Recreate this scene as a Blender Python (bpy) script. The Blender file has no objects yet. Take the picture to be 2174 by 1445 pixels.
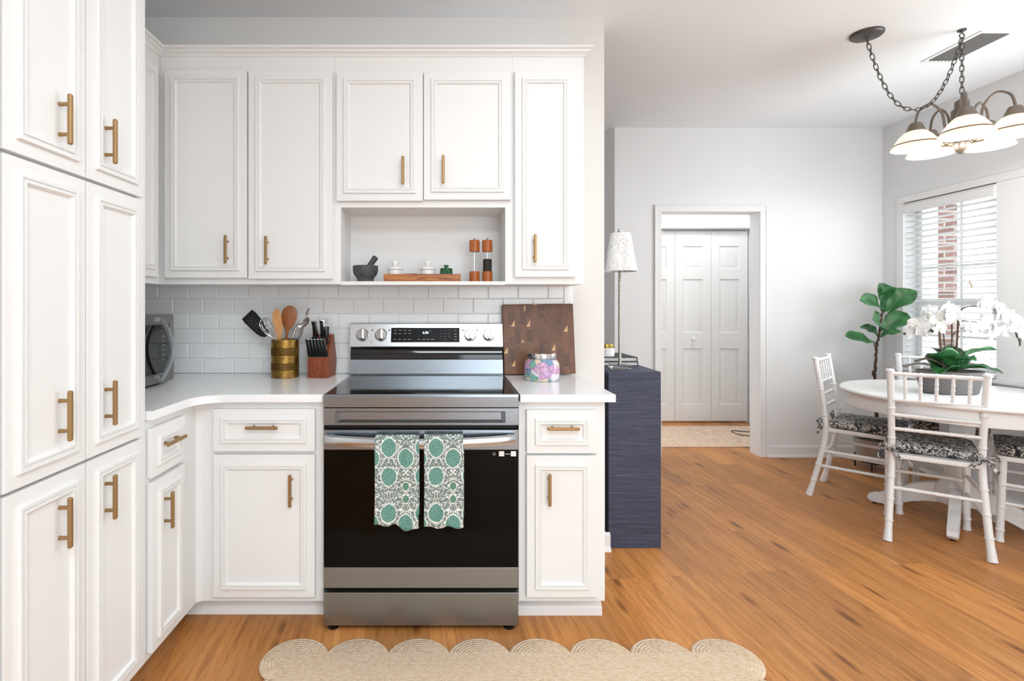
import bpy, bmesh, math, random
from mathutils import Matrix, Vector, Euler

random.seed(7)
scene = bpy.context.scene
PI = math.pi

# ------------------------------------------------------------------ camera
cam_d = bpy.data.cameras.new('camera')
cam = bpy.data.objects.new('camera', cam_d)
scene.collection.objects.link(cam)
cam.location = (0.0, 0.0, 1.257)
cam.rotation_euler = (PI / 2, 0, 0)
cam_d.sensor_fit = 'HORIZONTAL'
cam_d.sensor_width = 36.0
cam_d.lens = 18.215
cam_d.shift_x = 0.0630
cam_d.shift_y = -0.0338
cam_d.clip_start = 0.05
scene.camera = cam

# ------------------------------------------------------------------ world, lights, exposure
world = bpy.data.worlds.new('world')
scene.world = world
world.use_nodes = True
wb = world.node_tree.nodes['Background']
wb.inputs[0].default_value = (0.88, 0.95, 1.0, 1)
wb.inputs[1].default_value = 2.5


def area(name, loc, aim, sx, sy, power, col=(1, 1, 1), spread=180):
    d = bpy.data.lights.new(name, 'AREA')
    d.shape = 'RECTANGLE'
    d.size, d.size_y = sx, sy
    d.energy = power
    d.color = col
    d.spread = math.radians(spread)
    o = bpy.data.objects.new(name, d)
    scene.collection.objects.link(o)
    o.location = loc
    o.rotation_euler = (Vector(aim) - Vector(loc)).to_track_quat('-Z', 'Y').to_euler()
    return o


area('patio_daylight', (1.5, -2.72, 1.25), (1.3, 2.0, 1.15), 2.5, 2.0, 16, (0.85, 0.95, 1.0))
area('kitchen_ceiling_light', (0.55, 1.10, 2.70), (0.50, 1.15, 0.0), 0.9, 0.9, 8, (0.86, 0.95, 1.0))
area('kitchen_rear_ceiling_light', (0.28, -0.75, 2.71), (0.28, -0.74, 0.0), 1.35, 0.95, 37, (0.84, 0.945, 1.0))
area('dining_window_daylight', (3.58, 2.35, 1.45), (1.6, 2.8, 2.45), 1.0, 1.2, 20, (0.86, 0.95, 1.0))
area('hall_fill_light', (2.6, 4.95, 2.65), (2.6, 4.95, 0.0), 0.5, 0.4, 9, (0.93, 0.97, 1.0))  # unseen fill lamp added to brighten the hall, not a real fixture

scene.view_settings.view_transform = 'Standard'
scene.view_settings.look = 'None'
scene.view_settings.gamma = 1.0
scene.view_settings.use_curve_mapping = False
scene.view_settings.exposure = 0.58

# ------------------------------------------------------------------ mesh helpers
def lin(h):
    h = h.lstrip('#')
    r = []
    for i in (0, 2, 4):
        c = int(h[i:i + 2], 16) / 255
        r.append(c / 12.92 if c <= 0.04045 else ((c + 0.055) / 1.055) ** 2.4)
    return (r[0], r[1], r[2], 1.0)


def MY(front):      # (u, w, d) -> world, front faces -Y
    return Matrix(((1, 0, 0, 0), (0, 0, -1, front), (0, 1, 0, 0), (0, 0, 0, 1)))


def MX(front):      # (u, w, d) -> world, front faces +X, u runs along Y
    return Matrix(((0, 0, 1, front), (1, 0, 0, 0), (0, 1, 0, 0), (0, 0, 0, 1)))


def T(x, y, z):
    return Matrix.Translation((x, y, z))


def align(p, d, up=None):
    """frame at p whose local Z points along d"""
    q = Vector(d).normalized().to_track_quat('Z', 'Y')
    return Matrix.Translation(p) @ q.to_matrix().to_4x4()


class MB:
    def __init__(self):
        self.v, self.f, self.m = [], [], []

    def add(self, vs, fs, M=None, mi=0):
        n = len(self.v)
        for p in vs:
            p = Vector(p)
            self.v.append(tuple(M @ p if M else p))
        for f in fs:
            self.f.append([i + n for i in f])
            self.m.append(mi)
        return self

    def box(self, x0, x1, y0, y1, z0, z1, bev=0.0, M=None, mi=0, seg=2):
        if x1 < x0: x0, x1 = x1, x0
        if y1 < y0: y0, y1 = y1, y0
        if z1 < z0: z0, z1 = z1, z0
        if bev <= 0:
            vs = [(x, y, z) for z in (z0, z1) for y in (y0, y1) for x in (x0, x1)]
            fs = [(0, 2, 3, 1), (4, 5, 7, 6), (0, 1, 5, 4), (2, 6, 7, 3), (0, 4, 6, 2), (1, 3, 7, 5)]
            return self.add(vs, fs, M, mi)
        bm = bmesh.new()
        bmesh.ops.create_cube(bm, size=1)
        for v in bm.verts:
            v.co = Vector(((x0 + x1) / 2 + v.co.x * (x1 - x0), (y0 + y1) / 2 + v.co.y * (y1 - y0), (z0 + z1) / 2 + v.co.z * (z1 - z0)))
        bmesh.ops.bevel(bm, geom=list(bm.edges), offset=bev, segments=seg, profile=0.5, affect='EDGES')
        return self.bm(bm, M, mi)

    def bm(self, bm, M=None, mi=0):
        bm.verts.ensure_lookup_table()
        bm.verts.index_update()
        self.add([v.co.copy() for v in bm.verts], [[v.index for v in f.verts] for f in bm.faces], M, mi)
        bm.free()
        return self

    def lathe(self, prof, n=32, M=None, mi=0, sx=1.0, sy=1.0):
        vs, fs = [], []
        rings = []
        for r, z in prof:
            if r < 1e-6:
                rings.append([len(vs)])
                vs.append((0, 0, z))
            else:
                rings.append(list(range(len(vs), len(vs) + n)))
                for k in range(n):
                    a = 2 * PI * k / n
                    vs.append((r * math.cos(a) * sx, r * math.sin(a) * sy, z))
        for A, B in zip(rings, rings[1:]):
            if len(A) == 1 and len(B) == 1:
                continue
            for k in range(n):
                k2 = (k + 1) % n
                if len(A) == 1:
                    fs.append((A[0], B[k2], B[k]))
                elif len(B) == 1:
                    fs.append((A[k], A[k2], B[0]))
                else:
                    fs.append((A[k], A[k2], B[k2], B[k]))
        return self.add(vs, fs, M, mi)

    def cyl(self, p, d, r, length, n=20, r2=None, mi=0, bev=0.0):
        r2 = r if r2 is None else r2
        if bev:
            prof = [(0, 0), (r - bev, 0), (r, bev), (r2, length - bev), (r2 - bev, length), (0, length)]
        else:
            prof = [(0, 0), (r, 0), (r2, length), (0, length)]
        return self.lathe(prof, n, align(p, d), mi)

    def ball(self, c, r, n=16, mi=0, M=None):
        rx, ry, rz = (r, r, r) if not hasattr(r, '__len__') else r
        prof = [(math.sin(PI * i / n), -math.cos(PI * i / n)) for i in range(n + 1)]
        prof[0] = (0, -1); prof[-1] = (0, 1)
        MM = (M or Matrix.Identity(4)) @ T(*c) @ Matrix.Diagonal((rx, ry, rz, 1))
        return self.lathe(prof, n * 2, MM, mi)

    def tube(self, pts, r, n=8, closed=False, mi=0, M=None, flat=None):
        pts = [Vector(p) for p in pts]
        k = len(pts)
        rs = r if hasattr(r, '__len__') else [r] * k
        vs, fs = [], []
        t0 = (pts[1] - pts[0]).normalized()
        nrm = t0.orthogonal().normalized()
        prev = t0
        for i in range(k):
            if closed:
                t = (pts[(i + 1) % k] - pts[i - 1]).normalized()
            else:
                t = (pts[min(i + 1, k - 1)] - pts[max(i - 1, 0)]).normalized()
            q = prev.rotation_difference(t)
            nrm = (q @ nrm)
            nrm = (nrm - t * nrm.dot(t)).normalized()
            prev = t
            b = t.cross(nrm)
            for j in range(n):
                a = 2 * PI * j / n
                vs.append(pts[i] + (nrm * math.cos(a) + b * math.sin(a) * (flat or 1.0)) * rs[i])
        for i in range(k if closed else k - 1):
            i2 = (i + 1) % k
            for j in range(n):
                j2 = (j + 1) % n
                fs.append((i * n + j, i * n + j2, i2 * n + j2, i2 * n + j))
        if not closed:
            fs.append(tuple(range(n))[::-1])
            fs.append(tuple((k - 1) * n + j for j in range(n)))
        return self.add(vs, fs, M, mi)

    def prism(self, poly, z0, z1, M=None, mi=0, bev=0.0, seg=2):
        bm = bmesh.new()
        a = [bm.verts.new((x, y, z0)) for x, y in poly]
        b = [bm.verts.new((x, y, z1)) for x, y in poly]
        n = len(poly)
        bm.faces.new(a[::-1]); bm.faces.new(b)
        for i in range(n):
            bm.faces.new((a[i], a[(i + 1) % n], b[(i + 1) % n], b[i]))
        if bev:
            es = [e for e in bm.edges if e.verts[0] in a and e.verts[1] in a or e.verts[0] in b and e.verts[1] in b]
            bmesh.ops.bevel(bm, geom=es, offset=bev, segments=seg, profile=0.5, affect='EDGES')
        return self.bm(bm, M, mi)

    def grid(self, fn, nu, nv, mi=0, M=None):
        vs = [fn(i / nu, j / nv) for j in range(nv + 1) for i in range(nu + 1)]
        fs = [(j * (nu + 1) + i, j * (nu + 1) + i + 1, (j + 1) * (nu + 1) + i + 1, (j + 1) * (nu + 1) + i) for j in range(nv) for i in range(nu)]
        return self.add(vs, fs, M, mi)

    def ring(self, u0, u1, w0, w1, prof, M=None, mi=0):
        """mitred moulding around a rectangle; prof = (inset, height) points"""
        vs, fs = [], []
        for t, d in prof:
            vs += [(u0 + t, w0 + t, d), (u1 - t, w0 + t, d), (u1 - t, w1 - t, d), (u0 + t, w1 - t, d)]
        for i in range(len(prof) - 1):
            for j in range(4):
                j2 = (j + 1) % 4
                fs.append((i * 4 + j, i * 4 + j2, (i + 1) * 4 + j2, (i + 1) * 4 + j))
        return self.add(vs, fs, M, mi)

    def text(self, s, size, M, mi=0, depth=0.0006):
        c = bpy.data.curves.new('t', 'FONT')
        c.body = s
        c.size = size
        c.align_x = 'CENTER'; c.align_y = 'CENTER'
        c.extrude = depth / 2
        o = bpy.data.objects.new('t', c)
        scene.collection.objects.link(o)
        dg = bpy.context.evaluated_depsgraph_get()
        me = bpy.data.meshes.new_from_object(o.evaluated_get(dg))
        self.add([v.co.copy() for v in me.vertices], [list(p.vertices) for p in me.polygons], M, mi)
        bpy.data.objects.remove(o); bpy.data.curves.remove(c); bpy.data.meshes.remove(me)
        return self


ORIGIN = {}


def mesh_obj(name, mb, mats, shift=(0, 0, 0), angle=35, smooth=True):
    me = bpy.data.meshes.new(name)
    s = Vector(shift)
    me.from_pydata([tuple(Vector(v) - s) for v in mb.v], [], mb.f)
    me.validate()
    bm = bmesh.new(); bm.from_mesh(me)
    bmesh.ops.recalc_face_normals(bm, faces=bm.faces)
    bm.to_mesh(me); bm.free()
    mats = mats if isinstance(mats, (list, tuple)) else [mats]
    for m in mats:
        me.materials.append(m)
    if len(mats) > 1 and len(me.polygons) == len(mb.m):
        me.polygons.foreach_set('material_index', mb.m)
    if smooth:
        me.polygons.foreach_set('use_smooth', [True] * len(me.polygons))
        me.set_sharp_from_angle(angle=math.radians(angle))
    me.update()
    o = bpy.data.objects.new(name, me)
    scene.collection.objects.link(o)
    if smooth and angle < 60:
        wn_ = o.modifiers.new('weighted_normals', 'WEIGHTED_NORMAL')
        wn_.keep_sharp = True
        wn_.weight = 90
    return o


def tag(o, label=None, cat=None, group=None, kind=None):
    if label: o['label'] = label
    if cat: o['category'] = cat
    if group: o['group'] = group
    if kind: o['kind'] = kind
    return o


def thing(name, label, cat, loc=(0, 0, 0), rz=0.0, group=None):
    o = bpy.data.objects.new(name, None)
    o.empty_display_size = 0.1
    scene.collection.objects.link(o)
    o.location = loc
    o.rotation_euler = (0, 0, rz)
    ORIGIN[o.name] = Vector(loc)
    return tag(o, label, cat, group)


def part(name, mb, mats, parent, label=None, local=False, angle=35, smooth=True):
    """a child mesh; coordinates are world ones unless local"""
    off = (0, 0, 0) if local else ORIGIN.get(parent.name, Vector((0, 0, 0)))
    o = mesh_obj(name, mb, mats, off, angle, smooth)
    o.parent = parent
    ORIGIN[o.name] = Vector(off)
    if label: o['label'] = label
    return o


def single(name, label, cat, mb, mats, loc=(0, 0, 0), rz=0.0, group=None, local=False, angle=35, smooth=True):
    o = mesh_obj(name, mb, mats, (0, 0, 0) if local else loc, angle, smooth)
    o.location = loc
    o.rotation_euler = (0, 0, rz)
    ORIGIN[o.name] = Vector(loc)
    return tag(o, label, cat, group)


def struct(name, mb, mats, angle=35, parent=None, smooth=True):
    o = mesh_obj(name, mb, mats, (0, 0, 0), angle, smooth)
    ORIGIN[o.name] = Vector((0, 0, 0))
    if parent: o.parent = parent
    else: o['kind'] = 'structure'
    return o


def dup(root, loc, rz, label, group=None):
    r = root.copy(); scene.collection.objects.link(r)
    r.location = loc; r.rotation_euler = (0, 0, rz)
    r['label'] = label
    if group: r['group'] = group
    for ch in list(root.children):
        c = ch.copy(); scene.collection.objects.link(c); c.parent = r
        for g in list(ch.children):
            d = g.copy(); scene.collection.objects.link(d); d.parent = c
    return r


def bezier(p0, p1, p2, p3, n=12):
    P = [Vector(p) for p in (p0, p1, p2, p3)]
    out = []
    for i in range(n + 1):
        t = i / n
        out.append(P[0] * (1 - t) ** 3 + P[1] * 3 * t * (1 - t) ** 2 + P[2] * 3 * t * t * (1 - t) + P[3] * t ** 3)
    return out


def spline(pts, n=8):
    """Catmull-Rom through the points"""
    P = [Vector(p) for p in pts]
    P = [P[0] * 2 - P[1]] + P + [P[-1] * 2 - P[-2]]
    out = []
    for i in range(1, len(P) - 2):
        a, b, c, d = P[i - 1:i + 3]
        for k in range(n):
            t = k / n
            out.append(0.5 * ((2 * b) + (c - a) * t + (2 * a - 5 * b + 4 * c - d) * t * t + (3 * b - a - 3 * c + d) * t ** 3))
    out.append(P[-2])
    return out


# ------------------------------------------------------------------ materials
class NT:
    def __init__(self, name):
        self.mat = bpy.data.materials.new(name)
        self.mat.use_nodes = True
        self.t = self.mat.node_tree
        self.b = self.t.nodes['Principled BSDF']

    def n(self, typ, props=None, **inp):
        nd = self.t.nodes.new('ShaderNode' + typ)
        for k, v in (props or {}).items():
            setattr(nd, k, v)
        for k, v in inp.items():
            key = int(k[1:]) if k[0] == 'i' and k[1:].isdigit() else k.replace('_', ' ')
            self.set(nd.inputs[key], v)
        return nd

    def set(self, sock, v):
        if isinstance(v, bpy.types.NodeSocket):
            self.t.links.new(v, sock)
        else:
            if isinstance(v, (tuple, list)) and len(v) == 3 and sock.type == 'RGBA':
                v = (*v, 1)
            sock.default_value = v

    def p(self, **kw):
        for k, v in kw.items():
            self.set(self.b.inputs[k.replace('_', ' ')], v)
        return self

    def math(self, op, a, b=0.0, c=0.0):
        return self.n('Math', {'operation': op}, i0=a, i1=b, i2=c).outputs[0]

    def coord(self, kind='Object'):
        return self.n('TexCoord').outputs[kind]

    def mapping(self, vec, scale=(1, 1, 1), rot=(0, 0, 0), loc=(0, 0, 0)):
        return self.n('Mapping', Vector=vec, Scale=scale, Rotation=rot, Location=loc).outputs[0]

    def noise(self, vec, scale=5, detail=3, rough=0.5, dist=0.0):
        return self.n('TexNoise', Vector=vec, Scale=scale, Detail=detail, Roughness=rough, Distortion=dist).outputs[0]

    def ramp(self, fac, stops, interp='LINEAR'):
        nd = self.n('ValToRGB', Fac=fac)
        cr = nd.color_ramp
        cr.interpolation = interp
        while len(cr.elements) > 1:
            cr.elements.remove(cr.elements[-1])
        for i, (pos, col) in enumerate(stops):
            e = cr.elements[0] if i == 0 else cr.elements.new(pos)
            e.position = pos
            e.color = lin(col) if isinstance(col, str) else col
        return nd.outputs[0]

    def mix(self, fac, a, b, mode='MIX'):
        nd = self.n('Mix', {'data_type': 'RGBA', 'blend_type': mode})
        self.set(nd.inputs[0], fac)
        for s, v in ((nd.inputs[6], a), (nd.inputs[7], b)):
            self.set(s, lin(v) if isinstance(v, str) else v)
        return nd.outputs[2]

    def bump(self, h, strength=0.2, dist=0.002):
        nd = self.n('Bump', Height=h, Strength=strength, Distance=dist)
        self.set(self.b.inputs['Normal'], nd.outputs[0])
        return self


def plain(name, col, rough=0.5, metal=0.0, bump=None, spec=0.5, **kw):
    m = NT(name)
    m.p(Base_Color=lin(col) if isinstance(col, str) else col, Roughness=rough, Metallic=metal)
    m.b.inputs['Specular IOR Level'].default_value = spec
    m.p(**kw)
    if bump:
        sc, st = bump
        m.bump(m.noise(m.coord(), sc, 4), st, 0.001)
    return m.mat


M = {}
M['paint'] = plain('cabinet_paint', (0.83, 0.828, 0.82, 1), 0.38, bump=(700, 0.03))
M['wall'] = plain('wall_paint', (0.82, 0.825, 0.83, 1), 0.75, bump=(140, 0.12), spec=0.25)
M['ceil'] = plain('ceiling_paint', (0.91, 0.925, 0.94, 1), 0.85, bump=(120, 0.1), spec=0.2)
M['wall_warm'] = plain('kitchen_wall_paint', (0.83, 0.815, 0.79, 1), 0.75, bump=(140, 0.12), spec=0.25)
M['trim'] = plain('trim_paint', (0.83, 0.83, 0.83, 1), 0.4)
M['door'] = plain('door_paint', (0.81, 0.80, 0.78, 1), 0.45)
M['bronze'] = plain('champagne_bronze', '#a3845a', 0.42, 0.7, bump=(300, 0.05))
M['black'] = plain('black_plastic', '#101010', 0.4)
M['dark'] = plain('dark_metal', '#1c1b1a', 0.45, 0.4)
M['glassblack'] = plain('black_glass', '#050505', 0.06, spec=0.6)
M['ovenglass'] = plain('oven_glass', '#050505', 0.09, spec=0.14)
M['chrome'] = plain('chrome', '#d8d8d8', 0.12, 1.0)
M['white_plastic'] = plain('white_plastic', '#ececea', 0.35)
M['chairwhite'] = plain('chair_paint', (0.84, 0.84, 0.84, 1), 0.33)
M['ceramic'] = plain('white_ceramic', (0.86, 0.86, 0.85, 1), 0.15)
M['quartz'] = None
m = NT('quartz_counter')
c = m.noise(m.coord(), 900, 2)
m.p(Base_Color=m.mix(m.ramp(c, [(0.60, (0, 0, 0, 1)), (0.72, (1, 1, 1, 1))]), (0.91, 0.92, 0.93, 1), (0.85, 0.85, 0.86, 1)), Roughness=0.16)
M['quartz'] = m.mat


def steel(name, col, rough, axis):
    m = NT(name)
    sc = {'x': (2, 300, 300), 'z': (300, 300, 2), 'y': (300, 2, 300)}[axis]
    v = m.mapping(m.coord(), sc)
    nz = m.noise(v, 3, 3, 0.6)
    m.p(Base_Color=m.mix(nz, tuple(c * 0.93 for c in lin(col)[:3]) + (1,), lin(col)), Metallic=1.0,
        Roughness=m.n('MapRange', i0=nz, i3=rough - 0.05, i4=rough + 0.06).outputs[0])
    m.bump(nz, 0.06, 0.0008)
    return m.mat


M['steel'] = steel('brushed_steel', '#939ba3', 0.27, 'x')
M['steel_soft'] = steel('satin_steel', '#989a9b', 0.36, 'x')
M['steel_hi'] = steel('polished_steel', '#c3c8cd', 0.22, 'x')
M['steel_y'] = steel('brushed_steel_side', '#8d8b88', 0.32, 'y')

# floor planks
m = NT('oak_planks')
v = m.mapping(m.coord(), (1, 1, 1), (0, 0, math.radians(90 - 5.5)))
br = m.n('TexBrick', {'offset': 0.37, 'offset_frequency': 3, 'squash': 1.0},
         Vector=v, Color1=(0, 0, 0, 1), Color2=(1, 1, 1, 1), Mortar=(0.5, 0.5, 0.5, 1), Scale=1.0,
         Mortar_Size=0.0007, Mortar_Smooth=0.1, Bias=0.0, Brick_Width=1.15, Row_Height=0.122)
rnd = br.outputs[0]
sep = m.n('SeparateXYZ', Vector=v)
shift = m.math('MULTIPLY', rnd, 7.3)
gv = m.n('CombineXYZ', X=m.math('MULTIPLY', sep.outputs[0], 1.3), Y=m.math('MULTIPLY', sep.outputs[1], 20.0), Z=shift).outputs[0]
grain = m.noise(gv, 2.2, 6, 0.62, 0.4)
fine = m.noise(m.n('CombineXYZ', X=m.math('MULTIPLY', sep.outputs[0], 5.0), Y=m.math('MULTIPLY', sep.outputs[1], 160.0), Z=shift).outputs[0], 2.0, 3, 0.6)
wv = m.n('CombineXYZ', X=m.math('MULTIPLY', sep.outputs[0], 0.9), Y=m.math('MULTIPLY', sep.outputs[1], 9.0), Z=shift).outputs[0]
cath = m.noise(wv, 1.6, 2, 0.5, 1.2)
cathr = m.math('FRACT', m.math('MULTIPLY', cath, 7.0))
base = m.ramp(grain, [(0.26, '#985c27'), (0.44, '#bb7a3a'), (0.57, '#c98743'), (0.78, '#d99b57')])
base = m.mix(m.math('MULTIPLY', m.ramp(cathr, [(0.0, (1, 1, 1, 1)), (0.22, (0, 0, 0, 1)), (1, (0, 0, 0, 1))]), 0.34), base, '#82491c')
base = m.mix(m.math('MULTIPLY', fine, 0.14), base, '#99602c')
tone = m.n('MapRange', i0=rnd, i3=0.76, i4=1.14).outputs[0]
hsv = m.n('HueSaturation', Saturation=0.97, Value=tone, Color=base)
knv = m.n('CombineXYZ', X=m.math('MULTIPLY', sep.outputs[0], 2.4), Y=m.math('MULTIPLY', sep.outputs[1], 8.5), Z=shift).outputs[0]
kn = m.n('TexVoronoi', {'feature': 'F1'}, Vector=knv, Scale=1.0).outputs[0]
kfac = m.ramp(kn, [(0.07, (1, 1, 1, 1)), (0.20, (0, 0, 0, 1))])
col = m.mix(m.math('MULTIPLY', kfac, 0.75), hsv.outputs[0], '#5e3211')
col = m.mix(m.math('MULTIPLY', br.outputs[1], 0.30), col, '#6a3d1c')
m.p(Base_Color=col, Roughness=m.n('MapRange', i0=grain, i3=0.32, i4=0.44).outputs[0], Specular_IOR_Level=0.32)
m.bump(m.math('SUBTRACT', m.math('MULTIPLY', grain, 0.3), br.outputs[1]), 0.15, 0.001)
M['floor'] = m.mat


def wood(name, stops, axis='z', rough=0.4, scale=1.0):
    m = NT(name)
    sc = {'x': (2, 22, 22), 'y': (22, 2, 22), 'z': (22, 22, 2)}[axis]
    v = m.mapping(m.coord(), tuple(s * scale for s in sc))
    g = m.noise(v, 2.2, 6, 0.65, 0.6)
    m.p(Base_Color=m.ramp(g, stops), Roughness=rough)
    m.bump(g, 0.08, 0.001)
    return m.mat


M['cherry'] = wood('cherry_wood', [(0.3, '#6a2f18'), (0.5, '#884223'), (0.7, '#985030')], 'z', 0.35)
M['acacia'] = wood('acacia_wood', [(0.3, '#6d3316'), (0.48, '#a35f2c'), (0.7, '#c98646')], 'x', 0.4, 1.6)
M['millwood'] = wood('mill_wood', [(0.3, '#8a4418'), (0.5, '#a85a22'), (0.75, '#bd7030')], 'z', 0.35, 2)
M['beech'] = wood('beech_wood', [(0.3, '#a86a38'), (0.5, '#c08548'), (0.75, '#d09a5c')], 'z', 0.5, 1.5)
M['spoonwood'] = wood('cherry_spoon_wood', [(0.3, '#7a431d'), (0.5, '#96582b'), (0.75, '#a8683a')], 'z', 0.45, 1.5)
M['bark'] = plain('bark', '#4a3a2c', 0.85, bump=(120, 0.8))

# ------------------------------------------------------------------ the room shell
CEIL = 2.743
XL, XR = -1.604, 3.629          # left and right wall planes
YK, YF = 2.670, 4.322           # kitchen wall and far dining wall planes

fl = MB().box(XL - 0.2, XR + 0.15, -2.95, 6.3, -0.12, 0.0)
struct('floor', fl, M['floor'])
ce = MB().box(XL - 0.2, XR + 0.15, -2.95, 6.3, CEIL, CEIL + 0.12)
struct('ceiling', ce, M['ceil'])
struct('wall_left', MB().box(XL - 0.12, XL, -2.95, 5.44, 0, CEIL), M['wall'])
struct('wall_kitchen', MB().box(XL, 0.808, YK, YK + 0.12, 0, CEIL), M['wall_warm'])

# far dining wall with the doorway to the hall; it ends at an angled return
w = MB()
DX0, DX1, DZ = 1.780, 2.601, 2.040
w.box(1.395, DX0 - 0.014, YF, YF + 0.135, 0, CEIL)
w.box(DX1 + 0.014, XR, YF, YF + 0.135, 0, CEIL)
w.box(DX0 - 0.014, DX1 + 0.014, YF, YF + 0.135, DZ + 0.014, CEIL)
struct('wall_far', w, M['wall'])
struct('wall_angle', MB().prism([(1.395, YF), (1.395, YF + 0.135), (0.60, YF + 1.06), (0.45, YF + 1.06)], 0, CEIL), M['wall'])
struct('wall_passage', MB().box(XL, 0.62, 5.32, 5.44, 0, CEIL), M['wall'])

# doorway casing and jamb
t = MB()
cp = 0.016
t.box(DX0 - 0.055, DX0, YF - cp, YF, 0, DZ, 0.002)
t.box(DX1, DX1 + 0.055, YF - cp, YF, 0, DZ, 0.002)
t.box(DX0 - 0.055, DX1 + 0.055, YF - cp, YF, DZ, DZ + 0.055, 0.002)
t.box(DX0 - 0.057, DX0 - 0.045, YF - 0.021, YF, 0, DZ + 0.043, 0.003)
t.box(DX1 + 0.045, DX1 + 0.057, YF - 0.021, YF, 0, DZ + 0.043, 0.003)
t.box(DX0 - 0.057, DX1 + 0.057, YF - 0.021, YF, DZ + 0.0435, DZ + 0.057, 0.003)
t.box(DX0 - 0.014, DX0, YF, YF + 0.135, 0, DZ)
t.box(DX1, DX1 + 0.014, YF, YF + 0.135, 0, DZ)
t.box(DX0 - 0.014, DX1 + 0.014, YF, YF + 0.135, DZ, DZ + 0.014)
struct('trim_1', t, M['trim'])

# hall behind the doorway
YH = 5.52
h = MB()
h.box(1.30, 1.64, YH, YH + 0.12, 0, CEIL)
h.box(3.25, XR + 0.4, YH, YH + 0.12, 0, CEIL)
h.box(1.64, 3.25, YH, YH + 0.12, 2.085, CEIL)
struct('wall_hall', h, M['wall'])
struct('wall_hall_right', MB().box(XR + 0.28, XR + 0.4, YF + 0.135, YH, 0, CEIL), M['wall'])
struct('wall_closet', MB().box(1.30, XR + 0.4, 6.15, 6.25, 0, CEIL), M['wall'])
t = MB()
t.box(1.585, 1.64, YH - 0.014, YH, 0, 2.0845, 0.002)
t.box(3.25, 3.305, YH - 0.014, YH, 0, 2.0845, 0.002)
t.box(1.585, 3.305, YH - 0.014, YH, 2.085, 2.14, 0.002)
t.box(3.243, 3.25, YH, YH + 0.12, 0, 2.085)
t.box(1.64, 3.2425, YH, YH + 0.12, 2.078, 2.085)
struct('trim_2', t, M['trim'])

# bifold closet doors: four hinged leaves, each with three raised panels
door = bpy.data.objects.new('door_1', None)
scene.collection.objects.link(door)
door['kind'] = 'structure'
ORIGIN['door_1'] = Vector((0, 0, 0))
DF = 5.572
for k in range(4):
    x1 = 3.228 - k * 0.3925
    x0 = x1 - 0.390
    b = MB()
    P = MY(DF)
    zb, zt = 0.020, 2.060
    st = 0.088
    rails = [(zb, zb + 0.18), (0.80, 0.97), (1.545, 1.655), (1.90, zt)]
    b.box(x0, x0 + st, zb, zt, -0.03, 0, 0.0015, P)
    b.box(x1 - st, x1, zb, zt, -0.03, 0, 0.0015, P)
    for a0, a1 in rails:
        b.box(x0 + st, x1 - st, a0, a1, -0.03, 0, 0, P)
    for (_, a0), (a1, _) in zip(rails, rails[1:]):
        u0, u1 = x0 + st, x1 - st
        b.ring(u0, u1, a0, a1, [(0, 0), (0.006, -0.011), (0.012, -0.012), (0.040, -0.002), (0.045, -0.002)], P)
        b.add([(u0 + .045, a0 + .045, -.002), (u1 - .045, a0 + .045, -.002), (u1 - .045, a1 - .045, -.002), (u0 + .045, a1 - .045, -.002)], [(0, 1, 2, 3)], P)
    leaf = struct('door_leaf', b, M['door'], parent=door)
    if k in (1, 2):
        kb = MB().lathe([(0, 0), (0.010, 0), (0.009, 0.012), (0.017, 0.020), (0.019, 0.028), (0.014, 0.036), (0, 0.038)], 20,
                        align(((x0 + 0.19) if k == 1 else (x1 - 0.19), DF, 0.905), (0, -1, 0)))
        struct('knob', kb, M['ceramic'], parent=leaf)

# right-hand wall with the dining window (and the next window of the same pair, nearer)
WY0, WY1, WZ0, WZ1 = 3.418, 4.112, 0.77, 2.072
V0, V1 = 1.85, 2.85
w = MB()
w.box(XR, XR + 0.15, WY1, 6.3, 0, CEIL)
w.box(XR, XR + 0.15, V1, WY0, 0, CEIL)
w.box(XR, XR + 0.15, -2.95, V0, 0, CEIL)
for a, b_ in ((WY0, WY1), (V0, V1)):
    w.box(XR, XR + 0.15, a, b_, 0, WZ0)
    w.box(XR, XR + 0.15, a, b_, WZ1, CEIL)
struct('wall_right', w, M['wall'])
t = MB()
t.box(XR - 0.014, XR, WY1, WY1 + 0.06, WZ0, WZ1 - 0.0005, 0.002)
t.box(XR - 0.014, XR, V0 - 0.06, WY1 + 0.06, WZ1, WZ1 + 0.054, 0.002)
t.box(XR - 0.019, XR, V0 - 0.06, WY1 + 0.06, WZ1 + 0.0545, WZ1 + 0.066, 0.003)
t.box(XR - 0.010, XR, V1, WY0, WZ0, WZ1 - 0.0005, 0.002)
t.box(XR - 0.014, XR, V0 - 0.06, V0, WZ0, WZ1 - 0.0005, 0.002)
t.box(XR - 0.045, XR - 0.0005, V0 - 0.08, WY1 + 0.08, WZ0 - 0.022, WZ0 - 0.0005, 0.005)
t.box(XR - 0.014, XR, V0 - 0.06, WY1 + 0.06, WZ0 - 0.085, WZ0 - 0.0225, 0.002)
struct('trim_3', t, M['trim'])


def glass_mat(name, col=(1, 1, 1, 1), rough=0.0, ior=1.45):
    m = NT(name)
    m.p(Base_Color=col, Roughness=rough, IOR=ior)
    m.b.inputs['Transmission Weight'].default_value = 1.0
    return m.mat


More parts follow.
